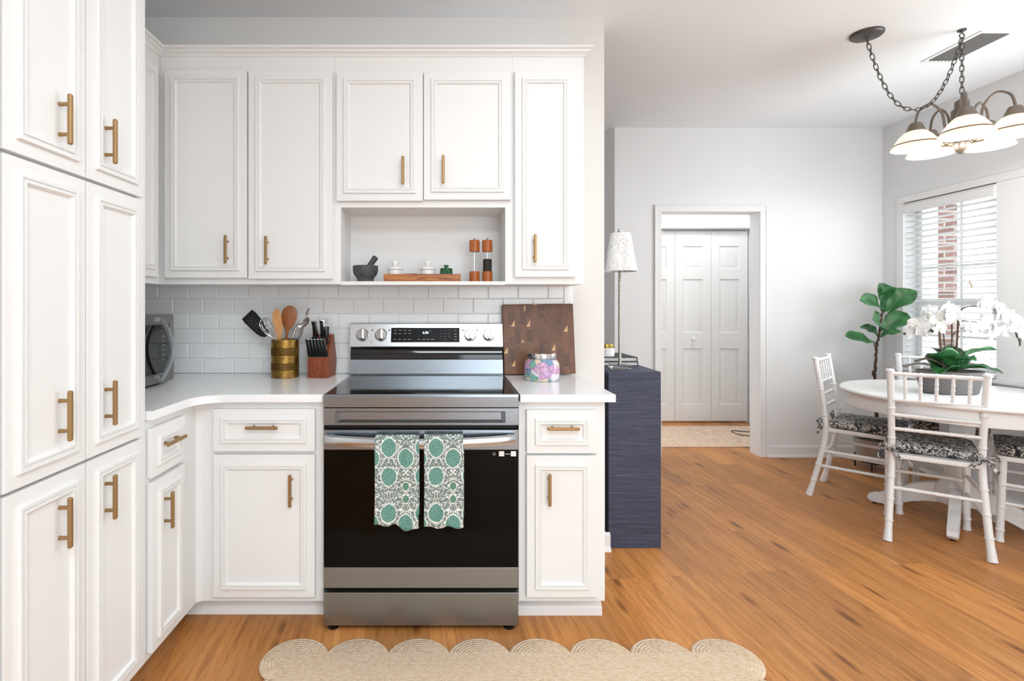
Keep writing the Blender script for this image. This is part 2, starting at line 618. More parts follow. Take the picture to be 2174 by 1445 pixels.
M['pane'] = glass_mat('window_glass', ior=1.02)
for i, (a, b_) in enumerate(((WY0, WY1), (V0, V1)), 1):
    wn = bpy.data.objects.new('window_%d' % i, None)
    scene.collection.objects.link(wn)
    wn['kind'] = 'structure'
    ORIGIN[wn.name] = Vector((0, 0, 0))
    f = MB()
    xa, xb = XR + 0.095, XR + 0.135
    zm = 1.285
    for y0, y1, z0, z1 in ((a, a + .045, WZ0, WZ1), (b_ - .045, b_, WZ0, WZ1), (a + .0455, b_ - .0455, WZ0, WZ0 + .05), (a + .0455, b_ - .0455, WZ1 - .045, WZ1), (a + .0455, b_ - .0455, zm - .025, zm + .025)):
        f.box(xa, xb, y0, y1, z0, z1, 0.003)
    ym = (a + b_) / 2
    f.box(xa + .010, xb - .010, ym - .009, ym + .009, WZ0, WZ1)
    for z in (1.03, 1.55, 1.80):
        f.box(xa + .012, xb - .012, a, b_, z - .009, z + .009)
    fr = struct('window_frame', f, M['trim'], parent=wn)
    struct('window_pane', MB().box(xa + .018, xa + .022, a + .04, b_ - .04, WZ0 + .04, WZ1 - .04), M['pane'], parent=fr)

# rear of the kitchen with wide patio glazing (behind the viewpoint)
w = MB()
w.box(XL, 0.20, -2.95, -2.80, 0, CEIL)
w.box(2.75, XR, -2.95, -2.80, 0, CEIL)
w.box(0.20, 2.75, -2.95, -2.80, 2.25, CEIL)
w.box(0.20, 2.75, -2.95, -2.80, 0, 0.2)
struct('wall_rear', w, M['wall'])

# baseboards
b = MB()


def base_profile(mb, x0, x1, y, side=-1):
    pts = [(0, 0), (0.026, 0), (0.026, 0.008), (0.020, 0.020), (0.014, 0.022), (0.014, 0.075), (0.008, 0.090), (0, 0.092)]
    vs, n = [], len(pts)
    for x in (x0, x1):
        vs += [(x, y + side * o, z) for o, z in pts]
    fs = [(i, (i + 1) % n, n + (i + 1) % n, n + i) for i in range(n)] + [tuple(range(n)), tuple(range(n, 2 * n))]
    mb.add(vs, fs)


base_profile(b, 1.395, DX0 - 0.055, YF)
base_profile(b, DX1 + 0.055, XR, YF)
struct('baseboard_far', b, M['trim'])
b = MB()
base_profile(b, 0.635, 0.836, YK)
b.box(0.808, 0.834, YK - 0.002, YK + 0.02, 0, 0.02, 0.003)
b.box(0.808, 0.820, YK - 0.002, YK + 0.02, 0, 0.09, 0.003)
struct('baseboard_kitchen', b, M['trim'])
b = MB()
vs0 = len(b.v)
base_profile(b, -YF, 2.0, XR)
b.v = [(y, -x, z) for x, y, z in b.v]
b.v = [(x, max(-2.0, y), z) for x, y, z in b.v]
struct('baseboard_right', b, M['trim'])

# subway tile splash-back: seven courses of single bevelled tiles
m = NT('glazed_tile')
m.p(Base_Color=(0.88, 0.885, 0.88, 1), Roughness=0.17)
m.bump(m.noise(m.coord(), 9, 2), 0.08, 0.002)
M['tile'] = m.mat
M['grout'] = plain('grout', (0.9, 0.9, 0.89, 1), 0.85)
tb = MB()
x_end, z_end = 0.597, 1.372
tb.box(XL, 0.643, YK - 0.004, YK, 0.905, z_end, mi=1)


def tile(x0, x1, z0, z1):
    g, e, yf, yb = 0.0010, 0.0035, YK - 0.0095, YK - 0.003
    x0 += g; x1 -= g; z0 += g; z1 -= g
    if x1 - x0 < 0.01: return
    vs = [(x0, yb, z0), (x1, yb, z0), (x1, yb, z1), (x0, yb, z1), (x0, yf + .002, z0), (x1, yf + .002, z0), (x1, yf + .002, z1), (x0, yf + .002, z1),
          (x0 + e, yf, z0 + e), (x1 - e, yf, z0 + e), (x1 - e, yf, z1 - e), (x0 + e, yf, z1 - e)]
    fs = [(0, 1, 5, 4), (1, 2, 6, 5), (2, 3, 7, 6), (3, 0, 4, 7), (4, 5, 9, 8), (5, 6, 10, 9), (6, 7, 11, 10), (7, 4, 8, 11), (8, 9, 10, 11)]
    tb.add(vs, fs)


for r in range(6):
    z0 = 0.910 + r * 0.0768
    z1 = min(z0 + 0.0768, z_end)
    off = -1.023 if r % 2 else -0.946
    k0 = math.floor((XL - off) / 0.154)
    for k in range(k0, 14):
        a, c_ = off + k * 0.154, off + (k + 1) * 0.154
        a, c_ = max(a, XL), min(c_, x_end)
        if c_ > a: tile(a, c_, z0, z1)
for r in range(3):
    tile(x_end, 0.643, 0.910 + r * 0.154, min(0.910 + (r + 1) * 0.154, z_end))
struct('wall_backsplash', tb, [M['tile'], M['grout']], angle=20)

# outside the dining window
m = NT('red_brick')
v = m.mapping(m.coord(), (1, 1, 1), (PI / 2, 0, 0))
br = m.n('TexBrick', Vector=v, Color1=lin('#84665f'), Color2=lin('#6e524c'), Mortar=lin('#a39a94'), Scale=1.0, Mortar_Size=0.008,
         Brick_Width=0.21, Row_Height=0.075)
m.p(Base_Color=br.outputs[0], Roughness=0.9)
M['brick'] = m.mat
single('brick_pier', 'red brick house corner seen through the dining window blind', 'brick wall',
       MB().box(4.62, 4.82, 4.90, 5.15, -0.1, 3.0), M['brick'], (4.7, 5.0, -0.1))
single('siding_wall', 'white clapboard house wall outside the dining window', 'house wall',
       MB().box(3.80, 4.60, 4.95, 5.1, -0.1, 3.0).box(4.56, 4.62, 4.88, 4.95, -0.1, 3.0), M['trim'], (4.2, 5.0, -0.1))
struct('ground_outside', MB().box(XR + 0.15, 9, -3, 9, -0.25, -0.1), plain('concrete', '#b5b2ac', 0.9))

# ------------------------------------------------------------------ cabinet helpers
MOULD = [(0.0, -0.001), (0.0, 0.006), (0.002, 0.0085), (0.008, 0.0095), (0.0115, 0.0085), (0.0125, 0.0045), (0.0165, 0.0045), (0.0175, 0.0085),
         (0.0225, 0.0085), (0.0275, 0.004), (0.030, -0.001)]


def cab_door(parent, P, u0, u1, w0, w1, name='door', inset=0.033, k=0.92):
    b = MB()
    b.box(u0, u1, w0, w1, -0.019, 0, 0.003, P)
    pr = [(t * k, d) for t, d in MOULD]
    b.ring(u0 + inset, u1 - inset, w0 + inset, w1 - inset, pr, P)
    return part(name, b, M['paint'], parent, angle=30)


def pull(parent, P, u, w, vertical=True):
    b = MB()
    L, s, pj = 0.127, 0.0062, 0.033
    for e in (-0.038, 0.038):
        p = (u, w + e, -0.001) if vertical else (u + e, w, -0.001)
        b.lathe([(0, 0), (0.0058, 0), (0.0050, 0.004), (0.0048, pj - 0.008), (0, pj - 0.008)], 12, P @ T(*p))
    hx, hy = (s, L / 2) if vertical else (L / 2, s)
    b.box(u - hx, u + hx, w - hy, w + hy, pj - 0.011, pj, 0.003, P, seg=1)
    return part('handle', b, M['bronze'], parent, 'champagne bronze bar pull', angle=25)


# ------------------------------------------------------------------ tall pantry
PX = MX(-0.974)
t = thing('pantry_cabinet', 'tall white pantry cabinet with six panel doors beside the microwave', 'pantry cabinet', (-1.3, 1.40, 0))
b = MB()
b.box(XL + 0.003, -0.994, 0.80, 1.703, 0.085, 2.43)
b.box(XL + 0.003, -1.06, 0.80, 1.703, 0.0, 0.085)
part('body', b, M['paint'], t)
for z0, z1, hz in ((1.602, 2.36, 1.725), (0.842, 1.594, 0.981), (0.109, 0.834, 0.713)):
    for y0, y1, hy in ((1.137, 1.3955, 1.300), (1.3995, 1.657, 1.476)):
        d = cab_door(t, PX, y0, y1, z0, z1)
        pull(d, PX, hy, hz)
b = MB()
b.box(-0.994, -0.976, 0.80, 1.13, 0.109, 2.36, 0.003)
part('end_panel', b, M['paint'], t)

# ------------------------------------------------------------------ base cabinets
t = thing('base_cabinet', 'white base cabinet between pantry and corner, narrow drawer over door', 'base cabinet', (-1.3, 1.88, 0), group='white base cabinets')
b = MB()
b.box(XL + 0.003, -0.994, 1.706, 2.055, 0.085, 0.878)
part('body', b, M['paint'], t)
part('toe_kick', MB().box(XL + 0.003, -1.068, 1.706, 2.055, 0, 0.085), M['paint'], t)
d = cab_door(t, PX, 1.690 + 0.02, 1.925, 0.688, 0.851, 'drawer')
pull(d, PX, 1.815, 0.786, False)
d = cab_door(t, PX, 1.710, 1.925, 0.109, 0.672)
pull(d, PX, 1.785, 0.555)

PB = MY(2.040)
t = thing('base_cabinet', 'white corner base cabinet to the left of the range, wide drawer over door', 'base cabinet', (-0.9, 2.36, 0), group='white base cabinets')
b = MB()
b.box(XL + 0.003, -0.4925, 2.060, 2.655, 0.085, 0.878)
b.prism([(-0.994, 2.045), (-0.976, 2.060), (-0.994, 2.060)], 0.085, 0.878)
part('body', b, M['paint'], t)
b = MB()
b.box(-1.068, -0.4925, 2.134, 2.655, 0, 0.085)
b.prism([(2.134, 0), (2.112, 0), (2.114, 0.03), (2.126, 0.052), (2.134, 0.056)], -1.068, -0.4925, Matrix(((0, 0, 1, 0), (1, 0, 0, 0), (0, 1, 0, 0), (0, 0, 0, 1))))
part('toe_kick', b, M['trim'], t)
d = cab_door(t, PB, -0.924, -0.522, 0.684, 0.851, 'drawer')
pull(d, PB, -0.7235, 0.782, False)
d = cab_door(t, PB, -0.924, -0.522, 0.109, 0.671)
pull(d, PB, -0.613, 0.537)

t = thing('base_cabinet', 'narrow white base cabinet to the right of the range under cutting board', 'base cabinet', (0.455, 2.36, 0), group='white base cabinets')
b = MB()
b.box(0.283, 0.6255, 2.060, 2.655, 0.085, 0.878)
part('body', b, M['paint'], t)
b = MB()
b.box(0.283, 0.612, 2.134, 2.655, 0, 0.085)
b.prism([(2.134, 0), (2.104, 0), (2.106, 0.03), (2.126, 0.052), (2.134, 0.056)], 0.283, 0.628, Matrix(((0, 0, 1, 0), (1, 0, 0, 0), (0, 1, 0, 0), (0, 0, 0, 1))))
part('toe_kick', b, M['trim'], t)
d = cab_door(t, PB, 0.3117, 0.590, 0.676, 0.847, 'drawer')
pull(d, PB, 0.451, 0.779, False)
d = cab_door(t, PB, 0.3117, 0.590, 0.109, 0.668)
pull(d, PB, 0.398, 0.541)

# ------------------------------------------------------------------ worktops
arc = []
R_, cx_, cy_ = 0.095, -0.968 + 0.095, 2.028 - 0.095
for i in range(9):
    a = PI - (PI / 2) * i / 8
    arc.append((cx_ + R_ * math.cos(a), cy_ + R_ * math.sin(a)))
poly = [(XL + 0.003, 1.706), (-0.968, 1.706)] + arc + [(-0.492, 2.028), (-0.486, 2.034), (-0.486, 2.659), (XL + 0.003, 2.659)]
single('countertop', 'white quartz L-shaped countertop running from pantry to range', 'countertop',
       MB().prism(poly, 0.879, 0.910, bev=0.003), M['quartz'], (-1.0, 2.3, 0.879), group='white quartz countertops')
single('countertop', 'short white quartz countertop to the right of the range', 'countertop',
       MB().prism([(0.285, 2.028), (0.659, 2.028), (0.659, 2.659), (0.285, 2.659)], 0.879, 0.910, bev=0.003), M['quartz'], (0.47, 2.3, 0.879), group='white quartz countertops')

# ------------------------------------------------------------------ wall cabinets
UB, UT = 1.356, 2.397
PU = MY(2.345)
PUX = MX(-1.292)
g = 'white wall cabinets'
t = thing('wall_cabinet', 'white wall cabinet on the left wall, mostly behind the pantry', 'wall cabinet', (-1.46, 2.0, UB), group=g)
b = MB()
b.box(XL + 0.003, -1.312, 1.72, 2.362, UB, UT)
part('body', b, M['paint'], t)
cab_door(t, PUX, 1.75, 2.318, 1.385, 2.325)

t = thing('wall_cabinet', 'white two-door wall cabinet above the utensil crock', 'wall cabinet', (-0.9, 2.5, UB), group=g)
b = MB()
b.box(XL + 0.003, -0.512, 2.365, 2.659, UB, UT)
part('body', b, M['paint'], t)
d = cab_door(t, PU, -1.2836, -0.908, 1.383, 2.325)
pull(d, PU, -0.9945, 1.510)
d = cab_door(t, PU, -0.902, -0.520, 1.379, 2.321)
pull(d, PU, -0.8137, 1.506)

t = thing('wall_cabinet', 'white wall cabinet above the range with short doors over an open niche', 'wall cabinet', (-0.1, 2.5, UB), group=g)
b = MB()
b.box(-0.5115, 0.2955, 2.365, 2.659, 1.706, UT)
b.box(-0.5115, -0.486, 2.365, 2.659, UB, 1.706)
b.box(0.264, 0.2955, 2.365, 2.659, UB, 1.706)
b.box(-0.486, 0.264, 2.603, 2.659, UB, 1.706)
part('body', b, M['paint'], t)
part('shelf', MB().box(-0.4855, 0.2635, 2.358, 2.602, 1.352, 1.369, 0.002), M['paint'], t)
d = cab_door(t, PU, -0.503, -0.111, 1.732, 2.317)
pull(d, PU, -0.1998, 1.864)
d = cab_door(t, PU, -0.108, 0.288, 1.737, 2.317)
pull(d, PU, -0.0189, 1.868)

t = thing('wall_cabinet', 'narrow single-door white wall cabinet at the right end of the run', 'wall cabinet', (0.46, 2.5, UB), group=g)
b = MB()
b.box(0.296, 0.6226, 2.365, 2.659, UB, UT)
part('body', b, M['paint'], t)
d = cab_door(t, PU, 0.304, 0.582, 1.387, 2.320)
pull(d, PU, 0.393, 1.514)

# crown moulding along the top of the run
prof = [(-0.004, 2.392), (0.004, 2.392), (0.007, 2.398), (0.012, 2.404), (0.022, 2.409), (0.024, 2.416), (0.030, 2.418), (0.036, 2.422), (0.036, 2.430), (-0.004, 2.432)]
b = MB()
vs = []
for o, z in prof:
    vs += [(-1.312 + o, 1.72, z), (-1.312 + o, 2.365 - o, z), (0.6226 + o, 2.365 - o, z), (0.6226 + o, 2.659, z)]
n = len(prof)
fs = []
for i in range(n):
    i2 = (i + 1) % n
    for j in range(3):
        fs.append((i * 4 + j, i * 4 + j + 1, i2 * 4 + j + 1, i2 * 4 + j))
fs.append(tuple(i * 4 for i in range(n))); fs.append(tuple(i * 4 + 3 for i in range(n)))
b.add(vs, fs)
struct('trim_4', b, M['paint'], angle=30)

# ------------------------------------------------------------------ the range
RX0, RX1 = -0.481, 0.275
RC = (RX0 + RX1) / 2
rg = thing('electric_range', 'stainless steel electric range with black glass cooktop and oven door', 'range', (RC, 2.3, 0))
YFr = 2.010
part('body', MB().box(RX0 + 0.004, RX1 - 0.004, YFr + 0.03, 2.64, 0.03, 0.893), M['dark'], rg)
b = MB()
b.box(RX0, RX1, YFr + 0.004, 2.60, 0.894, 0.9125, 0.002)
part('cooktop_frame', b, M['steel'], rg)
part('cooktop', MB().box(RX0 + 0.010, RX1 - 0.010, YFr + 0.008, 2.572, 0.9126, 0.9142, 0.0006), M['glassblack'], rg, 'black glass cooktop')
b = MB()
b.prism([(YFr + 0.03, 0.862), (YFr, 0.864), (YFr - 0.001, 0.904), (YFr + 0.006, 0.9128), (YFr + 0.03, 0.913)], RX0, RX1, Matrix(((0, 0, 1, 0), (1, 0, 0, 0), (0, 1, 0, 0), (0, 0, 0, 1))))
part('front_rail', b, M['steel'], rg)
# vent panel with a long recessed dish
b = MB()
P = MY(YFr)
u0, u1, w0, w1 = RX0, RX1, 0.795, 0.860
b.ring(u0, u1, w0, w1, [(0, -0.03), (0, 0.0)], P)
a0, a1, c0, c1 = u0 + 0.044, u1 - 0.050, 0.803, 0.848
vs = [(u0, w0, 0), (u1, w0, 0), (u1, w1, 0), (u0, w1, 0), (a0, c0, 0), (a1, c0, 0), (a1, c1, 0), (a0, c1, 0),
      (a0 + .016, c0 + .010, -.014), (a1 - .016, c0 + .010, -.014), (a1 - .016, c1 - .006, -.014), (a0 + .016, c1 - .006, -.014)]
fs = [(0, 1, 5, 4), (1, 2, 6, 5), (2, 3, 7, 6), (3, 0, 4, 7), (4, 5, 9, 8), (5, 6, 10, 9), (6, 7, 11, 10), (7, 4, 8, 11), (8, 9, 10, 11)]
b.add(vs, fs, P)
part('vent_panel', b, M['steel'], rg, angle=20)
# backguard
S = Matrix(((0, 0, 1, 0), (1, 0, 0, 0), (0, 1, 0, 0), (0, 0, 0, 1)))      # (y, z) polygon swept along x
BX0, BX1 = -0.487, 0.276
b = MB()
b.prism([(2.640, 0.905), (2.574, 0.905), (2.574, 0.916), (2.578, 0.920), (2.588, 0.989), (2.640, 0.989)], BX0, BX1, S)
part('backguard', b, M['steel'], rg, 'brushed steel riser behind the cooktop')
part('vent_strip', MB().prism([(2.640, 0.989), (2.586, 0.989), (2.584, 1.024), (2.605, 1.060), (2.640, 1.060)], BX0 + 0.003, BX1 - 0.003, S), M['glassblack'], rg, 'black vent strip')
cpn = part('control_panel', MB().prism([(2.650, 1.040), (2.610, 1.045), (2.572, 1.053), (2.570, 1.058), (2.598, 1.166), (2.604, 1.170), (2.650, 1.170)], BX0, BX1, S, bev=0.0015), M['steel_hi'], rg)
# the slanted face of the control panel: point at height z
tilt = math.atan2(0.028, 0.108)


def CP(x, z, d=0.0):
    y = 2.570 + (z - 1.058) * 0.028 / 0.108
    R = Matrix.Rotation(PI / 2 - tilt, 4, 'X')
    return Matrix.Translation((x, y, z)) @ R @ T(0, 0, d)


M['knob'] = plain('knob_metal', '#a9a9a8', 0.16, 1.0)
M['display'] = plain('display_glass', '#0c0d11', 0.3, spec=0.12)
M['print'] = plain('panel_print', '#b9bcc0', 0.5)
M['print_dark'] = plain('panel_print_dark', '#202022', 0.5)
mm = NT('clock_digits')
mm.p(Base_Color=(0.6, 0.75, 1, 1))
mm.b.inputs['Emission Color'].default_value = (0.62, 0.78, 1, 1)
mm.b.inputs['Emission Strength'].default_value = 1.6
M['digits'] = mm.mat
zc = 1.1115
cxd = (-0.2815 + 0.0605) / 2
wd = 0.342
b = MB().box(-wd / 2, wd / 2, -0.037, 0.037, -0.002, 0.0012, 0.0006, CP(cxd, zc))
dsp = part('display', b, M['display'], cpn, 'black touch display')
b = MB()
b.text('6:30', 0.017, CP(cxd + 0.001, zc + 0.011, 0.0016))
part('clock_digits', b, M['digits'], rg, 'lit clock digits')
def legend(fill, mat=None, name='key_legend'):
    b = MB(); fill(b)
    return part(name, b, mat or M['print'], rg)


Dp = CP(cxd, zc)
for r, (zz, xs) in enumerate(((0.024, (-0.150, -0.126, -0.102, -0.078)), (0.008, (-0.150, -0.126, -0.102, -0.078)), (-0.022, (-0.152, -0.128, -0.102, -0.078, -0.032, -0.008, 0.014, 0.036)))):
    for i, xx in enumerate(xs):
        L = (0.0065, 0.008, 0.0055, 0.007)[(i + r) % 4]
        legend(lambda b: b.box(xx - L, xx + L, zz - 0.0010, zz + 0.0010, 0.0012, 0.0017, M=Dp))
for i, chh in enumerate('1234567890'):
    rr, cc_ = (i // 3, i % 3) if i < 9 else (3, 1)
    legend(lambda b: b.text(chh, 0.0068, CP(cxd + 0.078 + cc_ * 0.0205, zc + 0.022 - rr * 0.0148, 0.0016)))
for zz in (0.023, 0.004, -0.008, -0.023):
    legend(lambda b: b.box(0.144, 0.156, zz - 0.0009, zz + 0.0009, 0.0012, 0.0017, M=Dp))
legend(lambda b: b.lathe([(0, 0.0012), (0.0022, 0.0012), (0.0022, 0.0017), (0, 0.0017)], 12, CP(cxd + 0.026, zc + 0.021)), name='status_dot')
for xx, zz in ((-0.3755, 0.024), (-0.291, 0.024), (0.078, 0.024), (0.148, 0.024)):
    legend(lambda b: b.lathe([(0, 0.0002), (0.0038, 0.0002), (0.0038, 0.0006), (0, 0.0006)], 14, CP(xx, zc + zz)), M['print_dark'], 'burner_icon')
for xx in (-0.377, 0.160):
    legend(lambda b: b.lathe([(0, 0.0002), (0.0022, 0.0002), (0.0022, 0.0006), (0, 0.0006)], 12, CP(xx, zc - 0.034)), M['print_dark'], 'indicator_mark')
for xk in (-0.4235, -0.3305, 0.1135, 0.2065):
    b = MB()
    b.lathe([(0, 0), (0.0315, 0), (0.0315, 0.004), (0.029, 0.006), (0, 0.006)], 32, CP(xk, zc), 0)
    b.lathe([(0.0285, 0.006), (0.0275, 0.020), (0.0255, 0.023), (0, 0.0235)], 32, CP(xk, zc), 0)
    b.box(-0.0075, 0.0075, -0.024, 0.026, 0.018, 0.034, 0.003, CP(xk, zc), 0)
    b.box(-0.0065, 0.0065, -0.0255, -0.0215, 0.020, 0.031, 0.001, CP(xk, zc), 1)
    part('knob', b, [M['knob'], M['black']], rg, 'chrome control knob', angle=30)

# oven door
YD = 2.012
od = part('oven_door', MB().box(RX0, RX1, YD, YD + 0.028, 0.163, 0.776, 0.003), M['dark'], rg)
b = MB()
b.box(RX0, RX1, YD - 0.003, YD + 0.006, 0.699, 0.776, 0.002)
part('door_rail', b, M['steel'], od)
part('door_glass', MB().box(RX0 + 0.002, RX1 - 0.002, YD - 0.002, YD + 0.004, 0.2435, 0.6985, 0.001), M['ovenglass'], od, 'black oven window')
part('door_trim', MB().box(RX0, RX1, YD - 0.003, YD + 0.006, 0.163, 0.2430, 0.002), M['steel_soft'], od)
# bowed bar handle
b = MB()
rows = []
NH = 24
for i in range(NH + 1):
    t = i / NH
    x = -0.470 + t * 0.731
    s = math.sin(PI * t)
    y = 1.988 - 0.030 * s ** 0.6
    zc_ = 0.747 - 0.010 * s
    rows.append((x, y, zc_))
hv, hf = [], []
cs = [(-0.006, -0.0175), (-0.009, -0.010), (-0.010, 0.000), (-0.007, 0.012), (0.000, 0.0175), (0.010, 0.016), (0.012, 0.0), (0.010, -0.016)]
for x, y, z in rows:
    hv += [(x, y + a, z + c) for a, c in cs]
k = len(cs)
for i in range(NH):
    for j in range(k):
        j2 = (j + 1) % k
        hf.append((i * k + j, i * k + j2, (i + 1) * k + j2, (i + 1) * k + j))
hf.append(tuple(range(k))); hf.append(tuple(NH * k + j for j in range(k)))
b.add(hv, hf)
b.box(-0.462, -0.440, 1.985, YD, 0.738, 0.758, 0.003)
b.box(0.232, 0.254, 1.985, YD, 0.738, 0.758, 0.003)
part('handle', b, M['steel_hi'], od, 'bowed steel bar handle', angle=30)
for x0 in (0.1995, 0.2455):
    part('sticker', MB().box(x0, x0 + 0.0205, YD - 0.0029, YD - 0.0019, 0.674, 0.6935, 0), M['white_plastic'], od, 'small white sticker')
part('sticker_text', MB().box(0.2235, 0.2425, YD - 0.0028, YD - 0.0019, 0.681, 0.6840, 0), M['print'], od, 'faint pale line of print between the stickers')
b = MB()
b.lathe([(0.004, 0), (0.0055, 0), (0.0055, 0.0008), (0.004, 0.0008), (0.004, 0)], 20, align((0.181, YD - 0.002, 0.683), (0, -1, 0)))
part('sticker_mark', b, M['print'], od, 'faint pale ring mark beside the stickers')

# storage drawer and feet
b = MB()
b.box(RX0, RX1, YFr - 0.002, YFr + 0.03, 0.0175, 0.146, 0.003)
part('drawer', b, M['steel_soft'], rg)
for x in (RX0 + 0.035, RX1 - 0.035):
    for y in (2.03, 2.58):
        part('foot', MB().lathe([(0, 0.0), (0.020, 0.0), (0.022, 0.006), (0.012, 0.010), (0.012, 0.032), (0, 0.032)], 16, T(x, y, 0)), M['black'], rg)

# ------------------------------------------------------------------ tea towels over the oven handle
m = NT('damask_cotton')
sep = m.n('SeparateXYZ', Vector=m.coord())
xx, zz = sep.outputs[0], sep.outputs[2]
TPX, TPZ = 0.128, 0.245


def rep(v, o, per):
    return m.math('MULTIPLY', m.math('SUBTRACT', m.math('FRACT', m.math('ADD', m.math('DIVIDE', m.math('SUBTRACT', v, o), per), 10.5)), 0.5), per)


jag = m.math('MULTIPLY', m.math('SUBTRACT', m.noise(m.coord(), 260, 1), 0.5), 0.55)


def medal(ox, oz, hw, hh, pw=1.8):
    ax = m.math('ABSOLUTE', rep(xx, ox, TPX)); az = m.math('ABSOLUTE', rep(zz, oz, TPZ))
    return m.math('ADD', jag, m.math('ADD', m.math('POWER', m.math('DIVIDE', ax, hw), pw), m.math('POWER', m.math('DIVIDE', az, hh), pw)))


big = None
for ox, oz in ((-0.03, 0.125), (-0.03, 0.018), (0.034, 0.086)):
    e = medal(ox, oz, 0.0285, 0.0345)
    big = e if big is None else m.math('MINIMUM', big, e)
small = None
for ox, oz in ((0.034, -0.018), (0.034, -0.066)):
    e = medal(ox, oz, 0.0125, 0.015)
    small = e if small is None else m.math('MINIMUM', small, e)
sv = m.n('CombineXYZ', X=m.math('ABSOLUTE', rep(xx, -0.03, TPX)), Y=0.0, Z=zz).outputs[0]
n1 = m.noise(sv, 50, 1, 0.5, 2.2)
n2 = m.noise(sv, 95, 1, 0.5, 1.4)
s1 = m.math('LESS_THAN', m.math('ABSOLUTE', m.math('SUBTRACT', n1, 0.5)), 0.085)
s2 = m.math('GREATER_THAN', n2, 0.60)
speck = m.noise(m.coord(), 420, 2)
bg = m.mix(m.math('MAXIMUM', s1, s2), '#e9e9e6', m.mix(m.ramp(speck, [(0.42, (0, 0, 0, 1)), (0.6, (1, 1, 1, 1))]), '#5c6b66', '#8b9893'))
teal = m.mix(m.ramp(speck, [(0.36, (0, 0, 0, 1)), (0.66, (1, 1, 1, 1))]), '#3a7468', '#86aea3')
colr = m.mix(m.math('LESS_THAN', small, 1.35), bg, '#e9e9e5')
colr = m.mix(m.math('LESS_THAN', small, 1.0), colr, '#5f8672')
colr = m.mix(m.math('LESS_THAN', big, 1.22), colr, '#e9e9e5')
colr = m.mix(m.math('LESS_THAN', big, 1.0), colr, teal)
m.p(Base_Color=colr, Roughness=0.9)
m.bump(m.noise(m.coord(), 700, 2), 0.3, 0.0006)
M['towel'] = m.mat


def towel(label, x0, x1, ztop, zbot, hem, loc, fold):
    b = MB()
    yb = 1.946
    prof = []
    for i in range(8):
        prof.append((2.003, zbot + 0.10 + (ztop - 0.02 - zbot - 0.10) * i / 7))      # back leaf, between bar and door
    for i in range(1, 6):
        a = PI * i / 6
        prof.append((1.974 + 0.029 * math.cos(a), ztop - 0.018 + 0.016 * math.sin(a)))
    NF = 26
    for i in range(NF + 1):
        prof.append((yb, ztop - 0.02 - (ztop - 0.02 - zbot) * i / NF))
    nv = len(prof)
    nu = 30

    def fn(u, v):
        k = min(int(round(v * (nv - 1))), nv - 1)
        y, z = prof[k]
        front = max(0, k - 13) / (nv - 14)
        x = x0 + (x1 - x0) * u
        xm = (x0 + x1) / 2
        x = xm + (x - xm) * (1 - 0.02 * math.sin(front * 3))
        if k > 12:
            y -= 0.006 * front + 0.005 * front * math.sin(u * 9 + fold) + 0.003 * math.sin(u * 17 + front * 5 + fold)
            z += front ** 3 * hem(u)
        return (x, y, z)
    b.grid(fn, nu, nv - 1)
    o = single('tea_towel', label, 'towel', b, M['towel'], loc, group='damask towels on the oven handle', angle=60)
    s = o.modifiers.new('cloth', 'SOLIDIFY'); s.thickness = 0.004; s.offset = 0
    # folded-under layer showing behind the front leaf
    b2 = MB()

    def fn2(u, v):
        x = x0 + (x1 - x0) * (0.30 + 0.715 * u)
        z = ztop - 0.05 - (ztop - 0.05 - zbot - 0.028) * v + v * 0.006 * math.sin(u * 12 + 2)
        return (x, yb + 0.009 + 0.003 * math.sin(u * 8) * v, z)
    b2.grid(fn2, 14, 12)
    q = part('inner_fold', b2, M['towel'], o, angle=60)
    s = q.modifiers.new('cloth', 'SOLIDIFY'); s.thickness = 0.003; s.offset = 0
    return o


towel('teal and grey damask towel on the oven handle, the one with the ragged longer hem', -0.274, -0.108, 0.766, 0.436,
      lambda u: -0.018 * max(0, math.sin((u - 0.45) * 4.5)) + 0.006 * math.sin(u * 16), (-0.19, 1.95, 0.60), 0.4)
towel('teal and grey damask towel on the oven handle, hanging nearest the white stickers', -0.088, 0.060, 0.768, 0.428,
      lambda u: 0.006 * math.sin(u * 11 + 1.0), (-0.013, 1.95, 0.60), 2.0)

CT = 0.910      # worktop height
# ------------------------------------------------------------------ microwave
mw = thing('microwave', 'stainless microwave with curved handle on the counter beside the pantry', 'microwave', (-1.42, 2.12, CT))
X1, Y0, Y1, Z0, Z1 = -1.275, 1.875, 2.372, 0.922, 1.219
part('body', MB().box(-1.585, X1 - 0.001, Y0 + 0.004, Y1 - 0.004, Z0, Z1 - 0.002, 0.004), M['dark'], mw)
P = MX(X1 + 0.022)
b = MB()
b.box(Y0, Y1, Z0, Z1, -0.022, 0, 0.004, P)
fp = part('front_panel', b, M['steel_y'], mw)
b = MB()
b.prism([(Y0 + 0.03, Z0 + 0.042), (Y1 - 0.048, Z0 + 0.042), (Y1 - 0.036, Z0 + 0.054), (Y1 - 0.036, Z1 - 0.054), (Y1 - 0.046, Z1 - 0.044), (Y0 + 0.03, Z1 - 0.044)], 0, 0.0025, P)
part('door_window', b, M['glassblack'], fp, 'black glass window')
b = MB()
b.tube([(Y1 - 0.034, Z0 + 0.058, 0.003), (Y1 - 0.034, Z0 + 0.15, 0.005), (Y1 - 0.034, Z1 - 0.056, 0.003), (Y1 - 0.042, Z1 - 0.043, 0.002)], 0.0028, 8, M=P)
part('window_trim', b, M['steel_hi'], fp)
b = MB()
hy = Y1 - 0.125
pts = [(hy + 0.0, Z0 + 0.010 + (Z1 - Z0 - 0.020) * i / 20, 0.010 + 0.050 * math.sin(PI * i / 20) ** 0.9) for i in range(21)]
vs, fs = [], []
